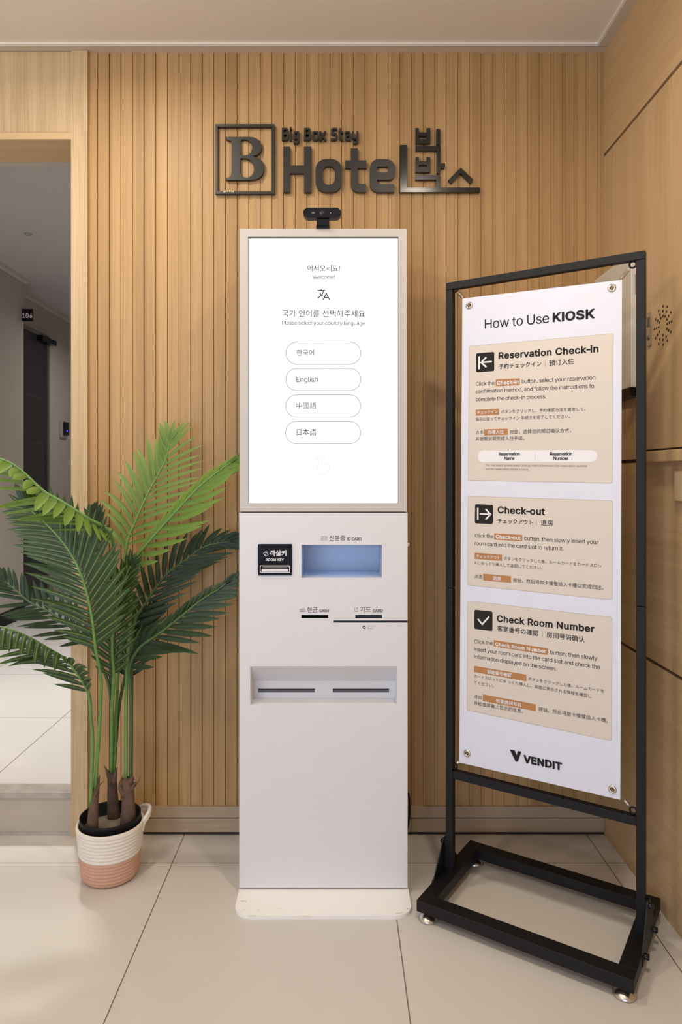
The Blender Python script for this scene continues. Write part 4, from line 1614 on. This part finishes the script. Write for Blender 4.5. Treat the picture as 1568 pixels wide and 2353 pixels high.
def frond(pts, stem, sides, n, leafm, wd=.014, r=.0036, start=.02, jit=.06):
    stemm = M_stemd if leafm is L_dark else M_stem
    """pts: rachis (px, py, depth) from base to tip; stem: leaf stalk from base down to trunk; sides: (vector, length, angle base, angle tip, droop, curl) two of them"""
    path = catmull([P(*p) for p in pts], 10)
    st_ = [P(*p) for p in stem]
    full = catmull(list(reversed(st_)) + [P(*p) for p in pts], 8)
    m = MB()
    rr = []
    nf = len(full)
    for i in range(nf):
        t = i / (nf - 1)
        rr.append(.0052 * (1 - t) ** .5 * .75 + .0012)
    m.tube(full, rr, 8, 0)
    m_ = MB()
    acc = [0]
    for i in range(1, len(path)): acc.append(acc[-1] + (path[i] - path[i - 1]).length)
    tot = acc[-1]

    def at(s):
        s *= tot
        for i in range(1, len(path)):
            if acc[i] >= s:
                k = (s - acc[i - 1]) / max(1e-9, acc[i] - acc[i - 1])
                return path[i - 1].lerp(path[i], k), (path[i] - path[i - 1]).normalized()
        return path[-1], (path[-1] - path[-2]).normalized()

    for k in range(n):
        t = start + (1 - start) * k / (n - 1)
        shape = min(1, .55 + 2.2 * t) * (1 - .55 * max(0, (t - .45) / .55) ** 1.4)
        for si, (sv, L, a0, a1, dr, cu, wf) in enumerate(sides):
            if L <= 0: continue
            p, T = at(min(1, max(0, t + (.5 * si / n))))
            sv = Vector(sv)
            s_ = (sv - T * sv.dot(T)).normalized()
            al = math.radians(a0 + (a1 - a0) * t) * (1 + random.uniform(-jit, jit))
            d = T * math.cos(al) + s_ * math.sin(al)
            nr = T.cross(s_) * (1 if si == 0 else -1)
            if nr.y > 0: nr = -nr
            leaflet(m_, p, d, nr, L * shape * random.uniform(.92, 1.06), wd * wf * random.uniform(.9, 1.1), dr * random.uniform(.7, 1.3) * ((.3 + 1.4 * t) if dr > .9 else 1), cu)
    p, T = at(1)
    leaflet(m_, p - T * .004, T, Vector((0, -1, 0)), sides[0][1] * .45, wd * .8, .1)
    fo = m.build('frond', stemm, pal)
    m_.build('leaflets', leafm, fo)
    return fo


# A: tall frond leaning against the wall
frond([(289, 1264, 1.97), (314, 1192, 1.99), (343, 1128, 2.01), (379, 1060, 2.03), (391, 1012, 2.04)], [(286, 1400, 1.96), (271, 1560, 1.95), (262, 1775, 1.955)],
      [((-1, -.15, .3), .150, 50, 22, .75, -.1, 1.0), ((1, -.25, -.1), .165, 60, 25, .22, .0, .72)], 16, L_lime, .0165)
# B: right frond, seen nearly edge-on
frond([(307, 1300, 1.93), (343, 1245, 1.92), (393, 1188, 1.915), (457, 1120, 1.91), (500, 1085, 1.905), (532, 1062, 1.90)], [(300, 1420, 1.94), (291, 1560, 1.93), (289, 1800, 1.925)],
      [((.50, -.45, -.70), .160, 58, 24, -.28, .0, 1.0), ((-.25, .55, .55), .08, 30, 12, .0, .0, .9)], 14, L_lime, .0165)
# C: upper left frond arching out over the doorway
frond([(256, 1232, 1.80), (200, 1190, 1.745), (143, 1153, 1.725), (100, 1128, 1.715), (57, 1088, 1.71), (21, 1062, 1.70), (-25, 1046, 1.70)], [(262, 1350, 1.86), (263, 1500, 1.91), (258, 1640, 1.935), (256, 1775, 1.95)],
      [((-.95, .2, -.25), .165, 55, 25, .12, .0, .6), ((.60, -.38, -.55), .078, 98, 78, .5, .0, 1.35)], 17, L_lime, .0165)
# D: large front frond facing the viewer
frond([(220, 1492, 1.80), (211, 1417, 1.785), (193, 1339, 1.78), (168, 1281, 1.78), (132, 1231, 1.78), (89, 1189, 1.785), (66, 1170, 1.785)], [(232, 1560, 1.83), (231, 1620, 1.86), (226, 1710, 1.88), (218, 1815, 1.895)],
      [((-1, -.1, .05), .155, 62, 28, .22, .0, .95), ((1, -.1, .15), .160, 56, 26, .05, .0, 1.2)], 24, L_deep, .0170)
# E: shaded frond behind, to the right
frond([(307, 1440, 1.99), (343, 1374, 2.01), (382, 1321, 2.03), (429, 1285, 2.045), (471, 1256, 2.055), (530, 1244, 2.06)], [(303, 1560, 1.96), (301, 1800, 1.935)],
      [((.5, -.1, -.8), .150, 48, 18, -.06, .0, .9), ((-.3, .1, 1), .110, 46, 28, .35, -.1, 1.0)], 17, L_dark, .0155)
# F: low right frond reaching the kiosk
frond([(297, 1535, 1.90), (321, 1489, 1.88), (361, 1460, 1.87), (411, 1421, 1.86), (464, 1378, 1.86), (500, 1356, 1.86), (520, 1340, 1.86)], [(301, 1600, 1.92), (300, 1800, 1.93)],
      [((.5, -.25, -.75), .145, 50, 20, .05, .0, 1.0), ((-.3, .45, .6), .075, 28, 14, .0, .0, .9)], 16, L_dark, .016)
# G: left frond behind the front one
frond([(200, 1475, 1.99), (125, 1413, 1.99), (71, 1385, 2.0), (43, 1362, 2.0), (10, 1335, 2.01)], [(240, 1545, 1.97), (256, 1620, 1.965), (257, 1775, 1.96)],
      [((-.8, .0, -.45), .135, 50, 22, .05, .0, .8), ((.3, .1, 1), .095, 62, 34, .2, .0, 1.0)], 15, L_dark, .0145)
# H: low left frond
frond([(203, 1592, 1.86), (171, 1538, 1.845), (143, 1510, 1.835), (114, 1492, 1.83), (71, 1467, 1.82), (29, 1448, 1.81), (-15, 1436, 1.80)], [(209, 1650, 1.87), (213, 1710, 1.88), (208, 1850, 1.885)],
      [((-.8, .15, -.50), .155, 46, 26, .30, .0, .85), ((.80, -.50, .05), .105, 58, 88, 1.5, .0, 1.25)], 17, L_deep, .0165)
# I: small young frond at the back
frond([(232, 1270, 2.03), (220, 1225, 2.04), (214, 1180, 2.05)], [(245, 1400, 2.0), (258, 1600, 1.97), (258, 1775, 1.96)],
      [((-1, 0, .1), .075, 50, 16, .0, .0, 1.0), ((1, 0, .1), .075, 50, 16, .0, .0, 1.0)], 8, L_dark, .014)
# J: short low fronds in the middle of the clump
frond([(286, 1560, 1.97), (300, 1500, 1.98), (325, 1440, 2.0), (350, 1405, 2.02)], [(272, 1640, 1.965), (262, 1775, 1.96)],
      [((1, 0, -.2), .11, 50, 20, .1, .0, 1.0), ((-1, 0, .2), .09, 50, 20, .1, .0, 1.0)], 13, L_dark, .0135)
# K: front frond spreading right in front of the clump
frond([(262, 1560, 1.90), (258, 1490, 1.885), (264, 1420, 1.875), (280, 1350, 1.87), (300, 1300, 1.87)], [(257, 1640, 1.92), (256, 1775, 1.95)],
      [((-1, -.1, .1), .10, 52, 22, .1, .0, 1.0), ((1, -.1, .1), .10, 52, 22, .1, .0, 1.0)], 15, L_deep, .0145)
